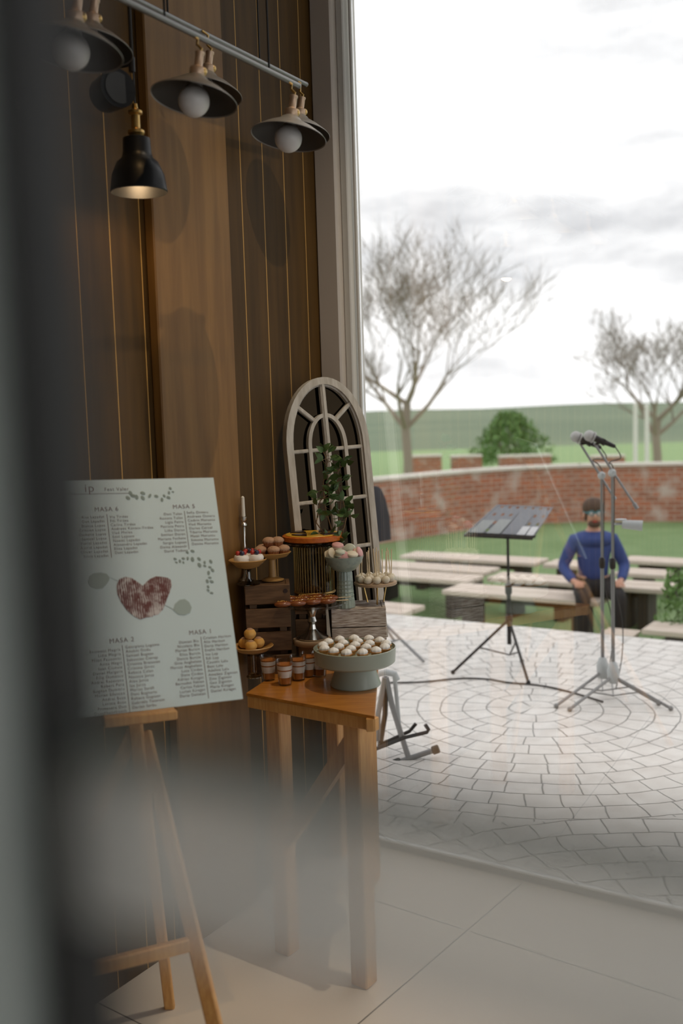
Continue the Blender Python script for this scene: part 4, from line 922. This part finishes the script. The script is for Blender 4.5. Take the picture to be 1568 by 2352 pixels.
for lst, x0, y0, x1, y1, al in ((L6, 240, 1187, 250, 1276, 'RIGHT'), (R6, 252, 1188, 264, 1270, 'LEFT'), (L5, 418, 1180, 431, 1264, 'RIGHT'), (R5, 428, 1178, 440, 1250, 'LEFT'), (L2, 277, 1492, 292, 1632, 'RIGHT'), (R2, 288, 1487, 304, 1625, 'LEFT'), (L1, 456, 1472, 472, 1593, 'RIGHT'), (R1, 466, 1466, 484, 1588, 'LEFT')):
    for i, s in enumerate(lst):
        t = i/(len(lst)-1); btext(s, x0+(x1-x0)*t, y0+(y1-y0)*t, .0092, align=al, name='guest_name')
def bline(a, b, w, name='rule', m='ink'):
    x0, z0 = onb(*a); x1, z1 = onb(*b); d = Vector((x1-x0, 0, z1-z0))
    MB().box(((x0+x1)/2, -.0005, (z0+z1)/2), (d.length, .0006, w), Matrix.Rotation(-math.atan2(d.z, d.x), 3, 'Y')).build(name, m, bdo, smooth=False)
for a, b in (((246, 1181), (257, 1281)), ((423, 1174), (434, 1262)), ((281, 1482), (299, 1636)), ((461, 1463), (479, 1604)), ((120, 1136), (300, 1133))): bline(a, b, .0012)
bline((248, 1324), (272, 1335), .0008, 'arrow_shaft', 'inkleaf'); bline((375, 1388), (402, 1402), .0008, 'arrow_shaft', 'inkleaf')
def bshape(pts, name, m):
    q = [onb(*p) for p in pts]; n = len(q); b = MB(); b.add([(x, -.0012, z) for x, z in q]+[(x, -.0001, z) for x, z in q], [tuple(range(n))]+[(i, n+i, n+(i+1) % n, (i+1) % n) for i in range(n)]); return b.build(name, m, bdo, smooth=False)
hp = [(328, 1346), (318, 1338), (303, 1328), (288, 1325), (274, 1331), (268, 1346), (270, 1364), (278, 1382), (292, 1402), (308, 1416), (322, 1423), (337, 1418), (350, 1417), (352, 1414), (363, 1412), (374, 1400), (380, 1386), (384, 1374), (390, 1360), (394, 1345), (392, 1332), (384, 1327), (370, 1325), (358, 1324), (344, 1330), (334, 1339)]
bshape(hp, 'heart_print', 'heart')
bshape([(252, 1326), (246, 1318), (232, 1315), (216, 1317), (206, 1324), (204, 1336), (210, 1348), (222, 1353), (236, 1352), (246, 1342), (252, 1332)], 'leaf_print', 'inkpale')
bshape([(398, 1402), (402, 1388), (412, 1378), (424, 1376), (434, 1383), (440, 1396), (436, 1408), (424, 1413), (410, 1412)], 'leaf_print', 'inkpale')
def sprig(pts):
    for x, y, r, a in pts:
        bshape([(x+r*math.cos(t*PI/5)*math.cos(a)-.6*r*math.sin(t*PI/5)*math.sin(a), y+r*math.cos(t*PI/5)*math.sin(a)+.6*r*math.sin(t*PI/5)*math.cos(a)) for t in range(10)], 'sprig_leaf', 'inkleaf')
sprig([(294, 1144, 6, .6), (300, 1133, 6, 1), (306, 1139, 6, .2), (314, 1142, 6, 1.2), (328, 1133, 6, .4), (328, 1144, 6, .9), (344, 1139, 5, 2), (359, 1140, 5, .4), (372, 1148, 5, 1.4), (377, 1139, 4, .9), (387, 1143, 5, .5), (388, 1132, 4, 1.3), (391, 1122, 4, .8), (397, 1130, 3, .4)])
sprig([(402, 1284, 4, .4), (405, 1292, 3, .6), (413, 1289, 4, 1.2), (421, 1283, 4, .4), (421, 1292, 3, 1), (431, 1283, 4, 1.5), (442, 1285, 6, 1.3), (442, 1266, 5, .4), (430, 1269, 4, .8), (457, 1284, 5, .8), (458, 1298, 6, 1.1), (470, 1292, 4, 1.4), (470, 1300, 4, .5), (484, 1290, 5, 1.0), (482, 1303, 4, .4), (488, 1310, 5, .9), (479, 1316, 5, 1.4), (482, 1327, 4, .2), (476, 1335, 5, 1.2), (486, 1336, 5, .5), (478, 1348, 4, 1.1), (478, 1356, 4, .7), (486, 1362, 4, .3)])

ez = thing('easel', (0, 0, 0), 'orange pine easel holding up the seating board', 'easel')
def bar(a, b, w, t, name, m='easel', par=ez):
    d = b-a; z = d.normalized(); x = Vector((0, 1, 0)).cross(z).normalized() if abs(z.y) < .9 else Vector((1, 0, 0)); y = z.cross(x)
    R = Matrix((x, y, z)).transposed(); return MB().box((a+b)/2-par.location, (w, t, d.length), R, .003).build(name, m, par)
bc_ = Vector(bdo.location); nb_ = RB@Vector((0, 1, 0)); ub = RB@Vector((0, 0, 1)); xb = RB@Vector((1, 0, 0))
ez.location = (bc_.x, bc_.y, 0)
lx0, _ = onb(236, 1640); lx1, _ = onb(402, 1630)
bar(bc_+xb*lx0-ub*.013+nb_*.0, bc_+xb*lx1-ub*.013, .022, .045, 'ledge')
cx0, _ = onb(314, 1630)
c0 = bc_+xb*cx0+nb_*.024
bar(c0-ub*.16, c0+ub*.48, .030, .020, 'mast')
footR = G(590, 2760, 0); kneeR = c0-ub*.05+nb_*-.0
footL = footR + (c0+Vector((0, 0, 0))-footR).xy.to_3d()*2*Vector((1, 1, 0)).x if False else Vector((2*c0.x-footR.x-.12, footR.y-.30, 0))
bar(Vector(footR)+Vector((0, 0, .0)), kneeR+Vector((.012, .022, 0)), .032, .022, 'leg'); bar(footL, kneeR+Vector((-.012, .022, 0)), .032, .022, 'leg')
t1 = .53; bar(Vector(footR).lerp(kneeR, t1)+Vector((0, -.02, 0)), footL.lerp(kneeR, t1)+Vector((0, -.02, 0)), .03, .018, 'crossbar')
back = Vector((c0.x+.0, c0.y, 0))+nb_.xy.to_3d().normalized()*.30+xb*.12; back.z = 0
bar(back, c0+ub*.25+nb_*.02, .028, .018, 'rear_leg')

# ------------------------------------------------------------------ lamps
def lampset(px_list, rise, label, zb):
    """a straight rail hung from the ceiling with cone shades and frosted globe bulbs"""
    Ps = []
    for px, py in px_list:
        off = ray(px, py); Ps.append(O+off*((zb-CAMH)/off.z))
    a, b = Ps[0], Ps[-1]; d = (b-a); d.z = 0; d.normalize()
    root = thing('rail_lamp', a, label, 'ceiling lamp')
    rz_ = .155 + rise; hz = Vector((0, 0, rz_))
    rl = MB(); rl.tube([-d*1.2+hz, (b-a)+d*.06+hz], .0075, 12); rl.ball((b-a)+d*.06+hz, .0085, 10, 6); rl.build('rail', 'steel', root)
    for t in (-.45, .30, .72):
        q = d*t*1.0+hz; MB().tube([q, q+Vector((0, 0, CH-a.z-rz_))], .003, 6).build('hanging_rod', 'black', root)
    for i, p in enumerate(Ps):
        q = p-a; til = Matrix.Rotation(math.radians(9), 3, 'Y') @ Matrix.Rotation(math.radians(-6), 3, 'X')
        sh = MB(); prof = [(.016, .062), (.026, .056), (.034, .047), (.070, .028), (.100, .008), (.104, .004)]
        sh.lathe(prof, q, 48, til, closed=False); sh.lathe([(.104, .004), (.1035, .0025), (.1, .0065)][::1], q, 48, til, closed=False); s_ = sh.build('lamp_shade', 'shade', root)
        si = MB(); si.lathe([(.102, .0045), (.070, .0255), (.034, .0445), (.0, .048)], q, 48, til, closed=False); si.build('shade_lining', 'shade_in', s_)
        bl_ = MB(); bl_.ball(q+til@Vector((0, 0, 0)), .0375, 28, 18); bl_.lathe([(.020, .030), (.014, .045), (.0135, .058)], q, 20, til); bl_.build('bulb', 'bulb', s_)
        so = MB(); so.lathe([(.0165, .060), (.019, .066), (.019, .078), (.012, .082), (.010, .084), (.010, .112), (.0115, .114), (.0115, .118)], q, 20, til); so.build('socket', 'socket', s_)
        t_ = til@Vector((0, 0, .116)); hk = MB(); hk.tube([q+t_, q+t_+Vector((.004, 0, .010)), q+t_+Vector((-.006, 0, .020)), q+Vector((t_.x-.004, t_.y, rz_-.008)), q+Vector((0, 0, rz_))], .0035, 8); hk.ball(q+til@Vector((.012, 0, .073)), .011, 12, 8); hk.build('hook_bracket', 'brass', s_)
    return root
lampset([(165, 118), (445, 232), (662, 318)], 0, 'front hanging rail of three grey cone lamps with frosted globe bulbs', 2.36)
lampset([(205, 110), (470, 216), (683, 308)], .014, 'added copy of the lamp rail for its doubled reflection, just behind the front one', 2.50)  # added second rail builds the doubled image of the lamps
pc = D(316, 370, 2.60); pl_ = thing('pendant_lamp', pc, 'small black pendant lamp with a brass socket and a lit bulb, hung on a cord', 'pendant lamp')
MB().lathe([(.018, .062), (.034, .055), (.036, .02), (.040, .006), (.052, -.004), (.066, -.035), (.072, -.075), (.070, -.078), (.064, -.036), (.045, -.002), (.0, .01)], seg=40).build('lamp_shade', 'black', pl_)
MB().lathe([(.016, .062), (.021, .068), (.021, .074), (.011, .080), (.011, .112), (.018, .116), (.018, .122), (.008, .128), (.006, .140)], seg=24).build('socket', 'brass', pl_)
bb = MB(); bb.ball((0, 0, -.018), (.017, .017, .022), 20, 14); bb.build('bulb', 'glow', pl_)
MB().tube([(0, 0, .138), (0, 0, CH-pc.z)], .003, 6).build('cord', 'cable', pl_)
L_ = bpy.data.lights.new('pendant_glow', 'POINT'); L_.energy = 1.2; L_.color = (1, .68, .36); L_.shadow_soft_size = .02
lo = bpy.data.objects.new('pendant_glow', L_); C.objects.link(lo); lo.parent = pl_; lo.location = (0, 0, -.06)
sc_ = D(262, 214, 2.60); sp = thing('spotlight', sc_, 'round black spotlight hung on a thin rod beside the pendant lamp', 'spotlight')
o = MB(); o.tube([(-.03, .02, 0), (-.028, .018, 0), (.012, -.03, 0), (.02, -.04, 0)], [.02, .042, .047, .047], 28); o.build('head', 'black', sp)
o = MB(); o.tube([(.0205, -.0405, 0), (.0215, -.0415, 0)], .038, 24); o.build('lens', 'shade_in', sp)
o = MB(); o.tube([(0, 0, .045), (.0, 0, .06), (.045, 0, .068)], .004, 8); o.tube([(.048, 0, .05), (.048, 0, .085)], .008, 10); o.tube([(.048, 0, .08), (.048, 0, CH-sc_.z)], .004, 8); o.build('bracket', 'black', sp)
# added out-of-view warm spots that brighten the plank wall and the table
for k, (u, v, tu, tv, tz_) in enumerate(((-.7, 1.2, UW, 1.75, .9), (-.6, 2.4, UW+.3, 2.75, .9))):
    p = UV(u, v, CH-.12); t_ = UV(tu, tv, tz_); d = (t_-p).normalized()
    r = thing('added_spotlight', p, 'added unseen warm spotlight under the ceiling aimed at the '+('plank wall' if k == 0 else 'dessert table'), 'spotlight')
    o = MB(); o.tube([-d*.05, d*.06], .035, 20); o.build('head', 'black', r)
    o = MB(); o.tube([(0, 0, 0), (0, 0, .12)], .008, 10); o.build('stem', 'black', r)
    L_ = bpy.data.lights.new('spot_light', 'SPOT'); L_.energy = (38, 125)[k]; L_.color = ((1, .62, .26), (1, .84, .62))[k]; L_.spot_size = math.radians(52); L_.spot_blend = .9; L_.shadow_soft_size = .012
    lo = bpy.data.objects.new('spot_light', L_); C.objects.link(lo); lo.parent = r; lo.location = d*.07; lo.rotation_euler = d.to_track_quat('-Z', 'Y').to_euler()
